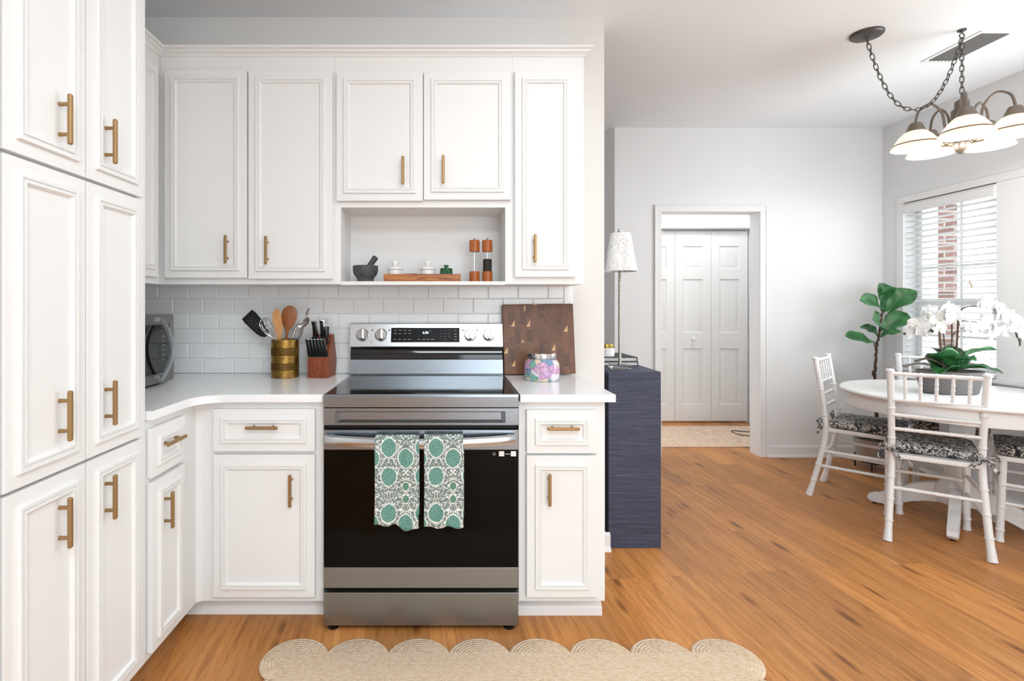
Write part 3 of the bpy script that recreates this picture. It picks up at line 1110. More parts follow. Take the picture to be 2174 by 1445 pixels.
for (u, w_, d) in pts:
    vs += [(u - 0.012, w_, d - 0.005), (u + 0.012, w_, d - 0.005), (u + 0.010, w_, d + 0.005), (u - 0.010, w_, d + 0.005)]
for i in range(20):
    for j in range(4):
        fs.append((i * 4 + j, i * 4 + (j + 1) % 4, i * 4 + 4 + (j + 1) % 4, i * 4 + 4 + j))
fs += [(0, 1, 2, 3), (80, 81, 82, 83)]
b.add(vs, fs, P)
b.box(hy - 0.011, hy + 0.011, Z0 + 0.008, Z0 + 0.034, -0.001, 0.014, 0.003, P)
b.box(hy - 0.011, hy + 0.011, Z1 - 0.034, Z1 - 0.008, -0.001, 0.014, 0.003, P)
part('handle', b, M['steel_hi'], mw, 'bowed steel door handle')
b = MB()
for i in range(6):
    b.box(hy + 0.028, hy + 0.036 + 0.003 * (i % 2), Z0 + 0.10 + i * 0.020, Z0 + 0.104 + i * 0.020, 0.0025, 0.0031, M=P)
part('key_legends', b, M['print'], mw, 'pale key legends')
for yy in (Y0 + 0.04, Y1 - 0.04):
    for xx in (-1.56, -1.31):
        part('foot', MB().cyl((xx, yy, CT), (0, 0, 1), 0.013, 0.013, 12), M['black'], mw)

# ------------------------------------------------------------------ utensil crock and utensils
CX, CY = -0.793, 2.530
M['brass'] = None
m = NT('hammered_brass')
nz = m.noise(m.mapping(m.coord(), (40, 40, 160)), 1.4, 4, 0.7)
m.p(Base_Color=m.ramp(nz, [(0.3, '#6a4e20'), (0.55, '#a07c3e'), (0.8, '#cbad6c')]), Metallic=0.9, Roughness=0.32)
m.bump(nz, 0.5, 0.002)
M['brass'] = m.mat
uc = thing('utensil_crock', 'round gold metal utensil crock with slotted bands on the counter', 'utensil holder', (CX, CY, CT))
b = MB()
rO, rI = 0.0655, 0.0625
Tm = T(CX, CY, CT)
b.lathe([(0, 0.0), (rO - .002, 0.0), (rO, 0.002), (rO, 0.037), (rI, 0.037), (rI, 0.004), (0, 0.004)], 48, Tm)
b.lathe([(rI, 0.073), (rO, 0.073), (rO, 0.108), (rI, 0.108), (rI, 0.073)], 48, Tm)
b.lathe([(rI, 0.146), (rO, 0.146), (rO, 0.182), (rO - .001, 0.184), (rI, 0.184), (rI, 0.146)], 48, Tm)
for z0, z1, sh in ((0.036, 0.074, 0), (0.107, 0.147, .5)):
    for k in range(44):
        a = 2 * PI * (k + sh) / 44
        p = [(CX + (rI + 0.0015) * math.cos(a + o), CY + (rI + 0.0015) * math.sin(a + o), CT + z) for o, z in ((0, z0), (0.0, z1))]
        b.tube(p, 0.0017, 6)
part('body', b, M['brass'], uc)
part('liner', MB().lathe([(0, 0.005), (rI - 0.004, 0.005), (rI - 0.004, 0.178), (rI - 0.006, 0.178), (rI - 0.006, 0.007), (0, 0.007)], 40, Tm), plain('crock_liner', '#6e5226', 0.5, 0.6), uc, 'dark liner seen through the slots')


def blade(mb, p0, p1, prof, th, nrm, slots=(), M_=None, mi=0, cup=0.0):
    """flat head between p0 and p1; prof = (t, halfwidth) pairs"""
    p0, p1 = Vector(p0), Vector(p1)
    ax = (p1 - p0)
    nrm = Vector(nrm)
    nrm = (nrm - ax.normalized() * nrm.dot(ax.normalized())).normalized()
    sd = ax.normalized().cross(nrm)
    vs, fs = [], []
    NW = 6
    for t, hw in prof:
        for s in (1, -1):
            for j in range(NW + 1):
                q = -1 + 2 * j / NW
                vs.append(p0 + ax * t + sd * hw * q + nrm * (s * th / 2 - cup * (1 - q * q) * math.sin(PI * min(max(t, 0), 1))))
    R = 2 * (NW + 1)
    for i in range(len(prof) - 1):
        for j in range(NW):
            fs.append((i * R + j, i * R + j + 1, (i + 1) * R + j + 1, (i + 1) * R + j))
            fs.append((i * R + NW + 1 + j, i * R + NW + 2 + j, (i + 1) * R + NW + 2 + j, (i + 1) * R + NW + 1 + j))
        for j, s_ in ((0, 1), (NW, 1)):
            fs.append((i * R + j, i * R + NW + 1 + j, (i + 1) * R + NW + 1 + j, (i + 1) * R + j))
    for i in (0, len(prof) - 1):
        for j in range(NW):
            fs.append((i * R + j, i * R + j + 1, i * R + NW + 2 + j, i * R + NW + 1 + j))
    mb.add(vs, fs, M_, mi)


FL = CT + 0.010
g = 'utensils in the gold crock'
# black slotted turner
M['slotgrey'] = plain('slot_grey', '#3c3d3f', 0.4)
t = thing('slotted_turner', 'black slotted turner leaning left in the gold crock', 'spatula', (CX + 0.02, CY, FL), group=g)
b = MB()
b.tube([(CX + 0.03, CY - 0.005, FL), (CX - 0.047, CY + 0.003, 1.090), (CX - 0.098, CY, 1.125)], 0.0045, 8)
part('handle', b, M['chrome'], t, 'steel handle')
b = MB()
p0, p1 = (CX - 0.088, CY, 1.112), (CX - 0.182, CY - 0.01, 1.216)
blade(b, p0, p1, [(0, 0.012), (0.12, 0.026), (0.3, 0.033), (0.85, 0.038), (1.0, 0.034)], 0.003, (0.15, -1, -0.3))
hd = part('head', b, M['black'], t)
b = MB()
for s in (-0.018, -0.006, 0.006, 0.018):
    v0 = Vector(p0).lerp(Vector(p1), 0.35); v1 = Vector(p0).lerp(Vector(p1), 0.85)
    o = Vector((0.74, 0, 0.67)) * s + Vector((0, -0.002, 0))
    b.tube([v0 + o, v1 + o], 0.0016, 6)
part('slot', b, M['slotgrey'], hd, 'raised grey slot edges')
# whisk
t = thing('whisk', 'steel balloon whisk in front of the black turner in the crock', 'whisk', (CX, CY - 0.02, FL), group=g)
b = MB()
b.tube([(CX + 0.035, CY - 0.03, FL), (CX - 0.034, CY - 0.038, 1.100)], 0.0055, 10)
part('handle', b, M['chrome'], t)
b = MB()
ax0, ax1 = Vector((CX - 0.032, CY - 0.038, 1.096)), Vector((CX - 0.092, CY - 0.046, 1.196))
ax = ax1 - ax0
F = align(ax0, ax)
for k in range(6):
    a = PI * k / 6
    pts = []
    for i in range(17):
        q = i / 16
        s = math.sin(PI * q)
        w_ = 0.028 * math.sin(2 * PI * q) + 0.006 * math.cos(PI * q)
        pts.append(F @ Vector((w_ * math.cos(a), w_ * math.sin(a), ax.length * math.sin(PI * q) ** 0.9)))
    b.tube(pts, 0.0011, 6)
part('wires', b, M['chrome'], t)
# flat wooden spatula, wooden spoon
t = thing('wooden_spatula', 'pale wooden flat spatula with slanted tip in the gold crock', 'spatula', (CX, CY, FL), group=g)
b = MB()
b.tube([(CX + 0.01, CY - 0.02, FL), (CX - 0.02, CY - 0.028, 1.11)], 0.006, 10)
blade(b, (CX - 0.019, CY - 0.028, 1.09), (CX - 0.034, CY - 0.03, 1.246), [(0, 0.006), (0.15, 0.015), (0.35, 0.021), (0.75, 0.021), (0.86, 0.017), (0.94, 0.010), (1.0, 0.003)], 0.006, (0.3, -1, 0))
part('body', b, M['beech'], t)
t = thing('wooden_spoon', 'dark wooden spoon with a big round bowl in the gold crock', 'spoon', (CX, CY, FL), group=g)
b = MB()
b.tube([(CX - 0.015, CY + 0.01, FL), (CX + 0.015, CY, 1.19)], [0.006, 0.0075], 10)
blade(b, (CX + 0.010, CY, 1.135), (CX + 0.030, CY - 0.006, 1.258), [(0, 0.008), (0.12, 0.017), (0.28, 0.028), (0.5, 0.036), (0.7, 0.037), (0.85, 0.031), (0.95, 0.019), (1.0, 0.006)], 0.007, (0.1, -1, 0), cup=-0.008)
part('body', b, M['spoonwood'], t)
# steel ladle, grey spoon, thin brush
t = thing('ladle', 'steel ladle leaning right in the gold crock', 'ladle', (CX, CY, FL), group=g)
b = MB()
b.tube(spline([(CX - 0.03, CY - 0.02, FL), (CX + 0.040, CY - 0.012, 1.10), (CX + 0.056, CY - 0.012, 1.150), (CX + 0.085, CY - 0.02, 1.172), (CX + 0.115, CY - 0.03, 1.178)], 6), 0.0042, 8)
part('handle', b, M['chrome'], t)
b = MB()
blade(b, (CX + 0.072, CY - 0.012, 1.150), (CX + 0.122, CY - 0.02, 1.198), [(0, 0.006), (0.2, 0.017), (0.5, 0.022), (0.8, 0.018), (1, 0.006)], 0.003, (-0.5, -1, 0.4), cup=0.012)
part('bowl', b, M['chrome'], t)
t = thing('serving_spoon', 'grey steel serving spoon beside the ladle in the crock', 'spoon', (CX, CY, FL), group=g)
b = MB()
b.tube([(CX - 0.01, CY + 0.03, FL), (CX + 0.052, CY + 0.010, 1.10)], 0.004, 8)
blade(b, (CX + 0.048, CY + 0.01, 1.085), (CX + 0.082, CY, 1.175), [(0, 0.006), (0.15, 0.015), (0.45, 0.020), (0.8, 0.016), (1, 0.007)], 0.003, (0.2, -1, 0), cup=0.004)
part('body', b, M['steel_soft'], t)
t = thing('skewer', 'thin grey-tipped tool standing behind the ladle in the crock', 'utensil', (CX, CY, FL), group=g)
b = MB()
b.tube([(CX + 0.0, CY + 0.04, FL), (CX + 0.10, CY + 0.015, 1.215)], 0.0018, 6)
part('rod', b, M['chrome'], t)
part('tip', MB().tube([(CX + 0.10, CY + 0.015, 1.213), (CX + 0.112, CY + 0.012, 1.243)], 0.0055, 8), M['steel_soft'], t)

# ------------------------------------------------------------------ knife block
KX, KY = -0.618, 2.55
kb = thing('knife_block', 'cherry wood knife block with black handled knives beside the range', 'knife block', (KX, KY, CT), rz=math.radians(-7))
prof = [(-0.062, 0.0), (-0.062, 0.088), (-0.052, 0.096), (0.004, 0.205), (0.036, 0.208), (0.078, 0.075), (0.060, 0.0)]
part('body', MB().prism(prof, -0.050, 0.050, Matrix(((0, 0, 1, 0), (1, 0, 0, 0), (0, 1, 0, 0), (0, 0, 0, 1))), bev=0.004), M['cherry'], kb, local=True)
b = MB()
for u0, w0, u1, w1 in ((-0.008, 0.047, 0.008, 0.047), (0.001, 0.038, 0.001, 0.056), (0.001, 0.047, -0.006, 0.054), (0.001, 0.050, 0.009, 0.040)):
    b.tube([(u0, -0.0622, w0), (u1, -0.0622, w1)], 0.0007, 5)
part('emblem', b, plain('branded_mark', '#3a1a0c', 0.6), kb, 'small dark branded mark', local=True)
RZ = Matrix.Rotation(math.radians(-7), 4, 'Z')
slope = Vector((0, -0.109, 0.056)).normalized()      # out of the slanted face
up = Vector((0, 0.056, 0.109)).normalized()


def K(x, s, o=0.0):
    p = Vector((x, -0.052, 0.096)) + up * s + slope * o
    return p


g = 'knives in the cherry knife block'


def knife(label, x, s, length, hw, ht, tilt, cat='knife', name='steak_knife'):
    p = K(x, s)
    d = (slope * 0.42 + up * 0.9 + Vector((tilt, 0, 0))).normalized()
    w = Vector((KX, KY, CT)) + RZ.to_3x3() @ p
    t = thing(name, label, cat, tuple(w), rz=math.radians(-7), group=g)
    F = align((0, 0, 0), d)
    b = MB()
    n = 10
    hv, hf = [], []
    for i in range(n + 1):
        q = i / n
        k = 0.85 + 0.15 * math.sin(q * PI * 1.5 + 0.6) + (0.12 if q > 0.85 else 0)
        zz = length * q
        bow = 0.006 * q * q
        hv += [(-ht, -hw * k - bow, zz), (ht, -hw * k - bow, zz), (ht, hw * k - bow, zz), (-ht, hw * k - bow, zz)]
    for i in range(n):
        for j in range(4):
            hf.append((i * 4 + j, i * 4 + (j + 1) % 4, i * 4 + 4 + (j + 1) % 4, i * 4 + 4 + j))
    hf += [(0, 1, 2, 3), (n * 4, n * 4 + 1, n * 4 + 2, n * 4 + 3)]
    b.add(hv, hf, F)
    part('handle', b, M['black'], t, local=True)
    b = MB()
    b.box(-0.0010, 0.0010, -hw * 1.06, hw * 0.9, 0.0, length * 0.97, M=F)
    b.box(-ht * 1.04, ht * 1.04, -hw * 1.1 - 0.006, hw * 0.9 - 0.004, length * 0.965, length * 1.02, 0.001, F)
    part('tang', b, M['chrome'], t, 'steel tang and end cap', local=True)
    b = MB().box(-0.0009, 0.0009, -hw * 0.8, hw * 0.8, -0.055, 0.0, M=F)
    part('blade', b, M['chrome'], t, local=True)


ordn = ('leftmost', 'second from left', 'third from left', 'third from right', 'second from right', 'rightmost')
for i in range(6):
    knife('%s of the six black steak knives in the block front' % ordn[i], -0.0425 + i * 0.0165, 0.006, 0.086, 0.0082, 0.0052, -0.13)
knife('large black riveted kitchen knife, taller left handle in the knife block', -0.026, 0.094, 0.092, 0.011, 0.0075, -0.10, name='kitchen_knife')
knife('large black riveted kitchen knife, taller middle handle in the knife block', 0.008, 0.106, 0.085, 0.011, 0.0075, -0.06, name='kitchen_knife')
knife('short black paring knife, right of the two tall handles in the block', 0.028, 0.100, 0.062, 0.009, 0.007, 0.0, name='paring_knife')
p = Vector((KX, KY, CT)) + RZ.to_3x3() @ K(0.0, 0.070)
t = thing('kitchen_shears', 'black ring-handled kitchen shears above the steak knives in the block', 'scissors', tuple(p), rz=math.radians(-7), group=g)
for s in (-1, 1):
    F = align((0, 0, 0), slope * 0.62 + up * 0.55)
    b = MB()
    ctr = F @ Vector((0, 0, 0.022)) + Vector((0.024 * s, 0, 0))
    u = Vector((1, 0, 0)); v_ = (slope * 0.4 + up * 0.9).normalized()
    b.tube([ctr + u * 0.021 * math.cos(a) + v_ * 0.015 * math.sin(a) for a in [2 * PI * i / 24 for i in range(24)]], 0.0052, 8, closed=True)
    b.tube([F @ Vector((0.003 * s, 0, -0.012)), F @ Vector((0.010 * s, 0, 0.012))], 0.006, 8)
    part('ring_handle', b, M['black'], t, local=True)
part('blade', MB().box(-0.010, 0.010, -0.0015, 0.0015, -0.05, -0.008, M=F), M['chrome'], t, local=True)


# ------------------------------------------------------------------ wall outlets
def outlet(name, label, P, loc):
    t = thing(name, label, 'outlet', loc)
    part('cover_plate', MB().box(-0.0385, 0.0385, -0.0595, 0.0595, 0, 0.006, 0.003, P), M['white_plastic'], t)
    for s in (-0.021, 0.021):
        b = MB()
        b.box(-0.017, 0.017, s - 0.015, s + 0.015, 0.0055, 0.0085, 0.003, P)
        r = part('receptacle', b, M['white_plastic'], t)
        b = MB()
        b.box(-0.008, -0.006, s - 0.001, s + 0.009, 0.0085, 0.0089, M=P)
        b.box(0.006, 0.008, s - 0.001, s + 0.008, 0.0085, 0.0089, M=P)
        b.box(-0.0025, 0.0025, s - 0.010, s - 0.005, 0.0085, 0.0089, M=P)
        part('slot', b, M['black'], r)


outlet('wall_outlet', 'white wall outlet on the tiles behind the knife block', MY(YK - 0.0095) @ T(-0.621, 1.160, 0), (-0.621, YK - 0.0095, 1.160))
outlet('wall_outlet', 'white wall outlet low on the far dining wall', MY(YF) @ T(3.27, 0.38, 0), (3.27, YF, 0.38))

# ------------------------------------------------------------------ cutting board and candle
m = NT('end_grain_board')
v = m.mapping(m.coord(), (1, 1, 1), (PI / 2, 0, PI / 2))
br = m.n('TexBrick', {'offset': 0.43, 'offset_frequency': 2}, Vector=v, Color1=(0, 0, 0, 1), Color2=(1, 1, 1, 1), Mortar=(0.3, 0.3, 0.3, 1),
         Scale=1.0, Mortar_Size=0.0003, Brick_Width=0.062, Row_Height=0.030, Bias=0.0)
nz = m.noise(m.mapping(m.coord(), (60, 60, 18)), 1.5, 5, 0.7, 1.0)
nz2 = m.noise(m.coord(), 140, 4, 0.6)
base = m.mix(br.outputs[0], '#4c2c1a', '#7c5034')
base = m.mix(m.math('MULTIPLY', m.ramp(nz, [(0.40, (0, 0, 0, 1)), (0.65, (1, 1, 1, 1))]), 0.55), base, '#6a4229')
base = m.mix(m.math('MULTIPLY', m.ramp(nz2, [(0.55, (0, 0, 0, 1)), (0.75, (1, 1, 1, 1))]), 0.6), base, '#97694a')
s1 = m.n('SeparateXYZ', Vector=m.coord())
vv = m.n('CombineXYZ', X=m.math('MULTIPLY', s1.outputs[0], 33.3), Y=0.0, Z=m.math('MULTIPLY', s1.outputs[2], 20.0)).outputs[0]
vo = m.n('TexVoronoi', {'feature': 'F1', 'distance': 'CHEBYCHEV'}, Vector=vv, Scale=1.0, Randomness=0.8)
sel = m.n('SeparateXYZ', Vector=vo.outputs[1])
wedge = m.math('MULTIPLY', m.math('GREATER_THAN', sel.outputs[0], 0.25), m.math('LESS_THAN', vo.outputs[0], m.math('MULTIPLY', sel.outputs[1], 0.34)))
tri = m.math('GREATER_THAN', m.math('ADD', m.math('MULTIPLY', m.math('SUBTRACT', m.n('SeparateXYZ', Vector=vo.outputs[2]).outputs[0], m.math('MULTIPLY', s1.outputs[0], 33.3)), -1.0),
             m.math('SUBTRACT', m.n('SeparateXYZ', Vector=vo.outputs[2]).outputs[2], m.math('MULTIPLY', s1.outputs[2], 20.0))), 0.0)
base = m.mix(m.math('MULTIPLY', wedge, tri), base, '#d8a878')
m.p(Base_Color=base, Roughness=0.42)
M['board'] = m.mat
b = MB().box(-0.179, 0.179, -0.019, 0.019, 0, 0.352, 0.005)
o = single('cutting_board', 'large brown end-grain cutting board leaning on the tiles right of the range', 'cutting board', b, M['board'], (0.461, 2.598, CT), local=True)
o.rotation_euler = (math.radians(-6.0), math.radians(-0.8), 0)
o.location = (0.461, 2.600, CT + 0.0046)

m = NT('decoupage_glass')
co = m.coord()
vo = m.n('TexVoronoi', {'feature': 'F1'}, Vector=m.mapping(co, (1, 1, 1), loc=(0.013, 0.02, 0.008)), Scale=33.0)
cell = m.n('SeparateXYZ', Vector=vo.outputs[1]).outputs[0]
c1 = m.ramp(cell, [(0.0, '#c48ab4'), (0.18, '#3f7ea6'), (0.30, '#dcc49a'), (0.45, '#c9b6cc'), (0.58, '#2f9a86'), (0.68, '#b583ba'), (0.82, '#d8d2d8'), (0.92, '#c77fb0')], 'CONSTANT')
nz = m.noise(co, 230, 3, 0.6)
c1 = m.mix(m.math('MULTIPLY', m.ramp(nz, [(0.42, (0, 0, 0, 1)), (0.6, (1, 1, 1, 1))]), 0.45), c1, '#efe6ee')
vo2 = m.n('TexVoronoi', {'feature': 'DISTANCE_TO_EDGE'}, Vector=m.mapping(co, (1, 1, 1), loc=(0.013, 0.02, 0.008)), Scale=33.0)
c1 = m.mix(m.math('MULTIPLY', m.math('LESS_THAN', vo2.outputs[0], 0.03), 0.5), c1, '#6b5a4c')
m.p(Base_Color=c1, Roughness=0.2)
M['decoupage'] = m.mat
t = thing('candle_jar', 'pink and teal patterned glass candle jar in front of the cutting board', 'candle', (0.4425, 2.432, CT))
Tm = T(0.4425, 2.432, CT)
part('jar', MB().lathe([(0, 0), (0.074, 0), (0.079, 0.004), (0.0815, 0.02), (0.082, 0.06), (0.080, 0.080), (0.072, 0.092), (0.064, 0.098), (0.064, 0.102), (0, 0.102)], 48, Tm), M['decoupage'], t)
part('lid', MB().lathe([(0, 0.103), (0.0655, 0.103), (0.0665, 0.105), (0.0665, 0.124), (0.065, 0.1265), (0, 0.1265)], 48, Tm), M['chrome'], t, 'silver metal lid')

# ------------------------------------------------------------------ niche: mortar, tray, jars, mills
NZ = 1.369
m = NT('granite')
nz = m.noise(m.coord(), 160, 5, 0.75)
m.p(Base_Color=m.ramp(nz, [(0.38, '#2c2d2f'), (0.55, '#4b4d50'), (0.70, '#8d8f92')]), Roughness=0.6)
M['granite'] = m.mat
Tm = T(-0.391, 2.47, NZ)
single('mortar', 'dark grey granite mortar bowl in the niche above the range', 'mortar',
       MB().lathe([(0, 0), (0.040, 0), (0.041, 0.003), (0.038, 0.014), (0.042, 0.022), (0.054, 0.036), (0.059, 0.052), (0.060, 0.077), (0.058, 0.079), (0.052, 0.077), (0.050, 0.052), (0.036, 0.026), (0, 0.020)], 40, Tm), M['granite'], (-0.391, 2.47, NZ))
single('pestle', 'dark stone pestle resting in the granite mortar', 'pestle',
       MB().tube([(-0.405, 2.465, NZ + 0.030), (-0.385, 2.465, NZ + 0.056), (-0.358, 2.465, NZ + 0.096), (-0.342, 2.465, NZ + 0.119), (-0.3395, 2.465, NZ + 0.1225)], [0.012, 0.0145, 0.0135, 0.0145, 0.008], 16), M['granite'], (-0.38, 2.465, NZ + 0.05))
tx0, tx1 = -0.298, 0.062
b = MB()
b.box(tx0, tx1, 2.412, 2.532, NZ, NZ + 0.012, 0.002)
b.box(tx0, tx1, 2.412, 2.420, NZ + 0.010, NZ + 0.0365, 0.002)
b.box(tx0, tx1, 2.524, 2.532, NZ + 0.010, NZ + 0.0365, 0.002)
b.box(tx0, tx0 + 0.008, 2.418, 2.526, NZ + 0.010, NZ + 0.0365, 0.002)
b.box(tx1 - 0.008, tx1, 2.418, 2.526, NZ + 0.010, NZ + 0.0365, 0.002)
tr = thing('wooden_tray', 'low rectangular wooden tray holding small jars in the niche', 'tray', (-0.118, 2.47, NZ))
part('body', b, M['acacia'], tr)
part('grip', MB().box(-0.206, -0.146, 2.411, 2.419, NZ + 0.034, NZ + 0.0385, 0.001), M['acacia'], tr)
JZ = NZ + 0.0125


def ceramic_jar(x, label):
    t = thing('lidded_jar', label, 'jar', (x, 2.475, JZ), group='small white ceramic jars on the wooden tray')
    Tm = T(x, 2.475, JZ)
    part('jar', MB().lathe([(0, 0), (0.033, 0), (0.035, 0.003), (0.035, 0.042), (0.0365, 0.046), (0.033, 0.048), (0, 0.048)], 36, Tm), M['ceramic'], t)
    part('lid', MB().lathe([(0, 0.049), (0.037, 0.049), (0.037, 0.053), (0.031, 0.060), (0.012, 0.064), (0.009, 0.067), (0.0135, 0.072), (0.0165, 0.080), (0.0135, 0.088), (0.006, 0.092), (0, 0.0925)], 36, Tm), M['ceramic'], t)


ceramic_jar(-0.250, 'white ceramic lidded jar at the mortar end of the tray')
ceramic_jar(-0.093, 'white ceramic lidded jar on the tray next to the green jar')
M['green_glass'] = NT('green_glass').p(Base_Color=lin('#1f6a3c'), Roughness=0.1, IOR=1.45).mat
M['green_glass'].node_tree.nodes['Principled BSDF'].inputs['Transmission Weight'].default_value = 0.35
t = thing('glass_jar', 'small ribbed green glass jar with lid on the wooden tray', 'jar', (-0.006, 2.475, JZ))
b = MB()
vs, fs = [], []
zs = [(0.0, 0.026), (0.003, 0.0285), (0.040, 0.0285), (0.044, 0.0275)]
NN = 72
for z, r in zs:
    for k in range(NN):
        a = 2 * PI * k / NN
        rr = r + 0.0011 * math.cos(a * 18)
        vs.append((rr * math.cos(a), rr * math.sin(a), z))
for i in range(len(zs) - 1):
    for k in range(NN):
        fs.append((i * NN + k, i * NN + (k + 1) % NN, (i + 1) * NN + (k + 1) % NN, (i + 1) * NN + k))
fs.append(tuple(range(NN))); fs.append(tuple(3 * NN + k for k in range(NN)))
b.add(vs, fs, T(-0.006, 2.475, JZ))
part('jar', b, M['green_glass'], t)
b = MB().lathe([(0, 0.0445), (0.030, 0.0445), (0.0305, 0.050), (0.026, 0.055), (0.006, 0.058), (0.005, 0.063), (0, 0.063)], 32, T(-0.006, 2.475, JZ))
for s in (-1, 1):
    b.ball((-0.006 + 0.0055 * s, 2.475, JZ + 0.066), (0.0065, 0.005, 0.0055), 8)
part('lid', b, M['green_glass'], t)
M['clear'] = glass_mat('clear_acrylic', ior=1.12)
M['pepper'] = plain('peppercorns', '#2c2019', 0.8, bump=(350, 1.0))
M['salt'] = plain('salt', '#d9d4cc', 0.8, bump=(350, 0.6))


def mill(x, label, fill):
    t = thing('spice_mill', label, 'spice mill', (x, 2.46, NZ), group='wood and acrylic mills in the niche')
    Tm = T(x, 2.46, NZ)
    part('base', MB().lathe([(0, 0), (0.0235, 0), (0.0245, 0.002), (0.0245, 0.049), (0.0235, 0.051), (0, 0.051)], 32, Tm), M['millwood'], t)
    part('tube', MB().lathe([(0.0225, 0.051), (0.0235, 0.051), (0.0235, 0.144), (0.0225, 0.144), (0.0225, 0.051)], 32, Tm), M['clear'], t, 'clear acrylic body')
    part('top', MB().lathe([(0, 0.144), (0.0235, 0.144), (0.0245, 0.146), (0.0245, 0.196), (0.0230, 0.199), (0, 0.199)], 32, Tm), M['millwood'], t)
    part('finial', MB().lathe([(0, 0.199), (0.003, 0.199), (0.003, 0.203), (0.0045, 0.206), (0.003, 0.209), (0, 0.2095)], 14, Tm), M['chrome'], t)
    if fill == 'pepper':
        part('peppercorns', MB().lathe([(0, 0.0515), (0.0205, 0.0515), (0.021, 0.108), (0.016, 0.110), (0, 0.106)], 24, Tm), M['pepper'], t, 'dark peppercorn filling')
    part('spindle', MB().cyl((x, 2.46, NZ + 0.051), (0, 0, 1), 0.0022, 0.093, 10), M['chrome'], t)


mill(0.128, 'wooden capped mill with an empty clear body, nearer the green jar', 'salt')
mill(0.189, 'wooden capped pepper mill half full of dark peppercorns', 'pepper')

# ------------------------------------------------------------------ scalloped jute rug
m = NT('jute_braid')
s1 = m.n('SeparateXYZ', Vector=m.coord())
wob = m.math('MULTIPLY', m.math('SUBTRACT', m.noise(m.coord(), 14, 2), 0.5), 0.010)
rows_ = m.math('MULTIPLY', m.math('ADD', s1.outputs[1], wob), 1 / 0.0125)
cell = m.math('FRACT', rows_)
hgt = m.math('SINE', m.math('MULTIPLY', cell, PI))
dia = m.math('SINE', m.math('ADD', m.math('MULTIPLY', s1.outputs[0], 620.0), m.math('MULTIPLY', m.math('SUBTRACT', cell, 0.5), 5.0)))
nz = m.noise(m.mapping(m.coord(), (30, 90, 30)), 2, 4, 0.6)
nf = m.noise(m.coord(), 480, 3, 0.7)
col = m.ramp(nz, [(0.3, '#d9b997'), (0.5, '#ecd2b6'), (0.72, '#f5e2cb')])
col = m.mix(m.math('MULTIPLY', m.ramp(nf, [(0.3, (1, 1, 1, 1)), (0.5, (0, 0, 0, 1))]), 0.5), col, '#b08c64')
m.p(Base_Color=col, Roughness=0.95)
m.bump(m.math('ADD', m.math('ADD', hgt, m.math('MULTIPLY', dia, 0.75)), m.math('MULTIPLY', nf, 0.9)), 0.5, 0.004)
M['jute'] = m.mat
m = NT('jute_coil')
s1 = m.n('SeparateXYZ', Vector=m.coord())
rad = m.math('SQRT', m.math('ADD', m.math('POWER', s1.outputs[0], 2.0), m.math('POWER', s1.outputs[1], 2.0)))
ang = m.math('ARCTAN2', s1.outputs[1], s1.outputs[0])
cell = m.math('FRACT', m.math('MULTIPLY', rad, 1 / 0.0115))
hgt = m.math('SINE', m.math('MULTIPLY', cell, PI))
dia = m.math('SINE', m.math('ADD', m.math('MULTIPLY', ang, 60.0), m.math('MULTIPLY', cell, 4.0)))
nz = m.noise(m.mapping(m.coord(), (30, 30, 30)), 2, 4, 0.6)
nf = m.noise(m.coord(), 480, 3, 0.7)
col = m.ramp(nz, [(0.3, '#dfbf9c'), (0.5, '#f0d6b9'), (0.72, '#f7e6cc')])
col = m.mix(m.math('MULTIPLY', m.ramp(nf, [(0.3, (1, 1, 1, 1)), (0.5, (0, 0, 0, 1))]), 0.5), col, '#ab865e')
m.p(Base_Color=col, Roughness=0.95)
m.bump(m.math('ADD', m.math('ADD', hgt, m.math('MULTIPLY', dia, 0.3)), m.math('MULTIPLY', nf, 0.5)), 0.8, 0.004)
M['jute_coil'] = m.mat
ru = thing('jute_rug', 'natural jute runner with scalloped edges on the floor before the range', 'rug', (0.222, 1.54, 0.0))
b = MB().box(-0.585, 1.03, 1.215, 1.864, 0.0, 0.0125, 0.004)
o = part('center_panel', b, M['jute'], ru, angle=60)


def lobe(x, y):
    b = MB().lathe([(0, 0.0), (0.112, 0.0), (0.117, 0.003), (0.117, 0.007), (0.113, 0.0105), (0, 0.0112)], 48)
    o = part('scallop', b, M['jute_coil'], ru, local=True, angle=60)
    o.location = (x - 0.222, y - 1.54, 0)
    return o


for k in range(8):
    lobe(-0.541 + k * 0.2185, 1.830)
    lobe(-0.541 + k * 0.2185, 1.250)
for y in (1.637, 1.443):
    lobe(-0.541, y); lobe(0.9885, y)

# ------------------------------------------------------------------ console, lamp, books, candle
m = NT('navy_grasscloth')
co = m.coord()
n1 = m.noise(m.mapping(co, (6, 6, 260)), 1.0, 5, 0.65)
n2 = m.noise(m.mapping(co, (25, 25, 700)), 1.0, 3, 0.6)
mx = m.math('ADD', m.math('MULTIPLY', n1, 0.65), m.math('MULTIPLY', n2, 0.35))
m.p(Base_Color=m.ramp(mx, [(0.36, '#2a2e41'), (0.50, '#3c4156'), (0.62, '#50556b'), (0.74, '#767b8c')]), Roughness=0.55)
m.bump(mx, 0.35, 0.002)
M['navy'] = m.mat
t = thing('console_table', 'navy grasscloth console table beyond the end of the kitchen wall', 'console table', (0.97, 3.3, 0))
part('top', MB().box(0.836, 1.108, 2.688, 3.86, 0.875, 0.915, 0.002), M['navy'], t)
part('end_panel', MB().box(0.836, 1.108, 2.688, 2.735, 0.0, 0.8745, 0.002), M['navy'], t)
part('end_panel', MB().box(0.836, 1.108, 3.813, 3.86, 0.0, 0.8745, 0.002), M['navy'], t)
part('back_panel', MB().box(0.836, 0.880, 2.736, 3.812, 0.0, 0.8745, 0.002), M['navy'], t)

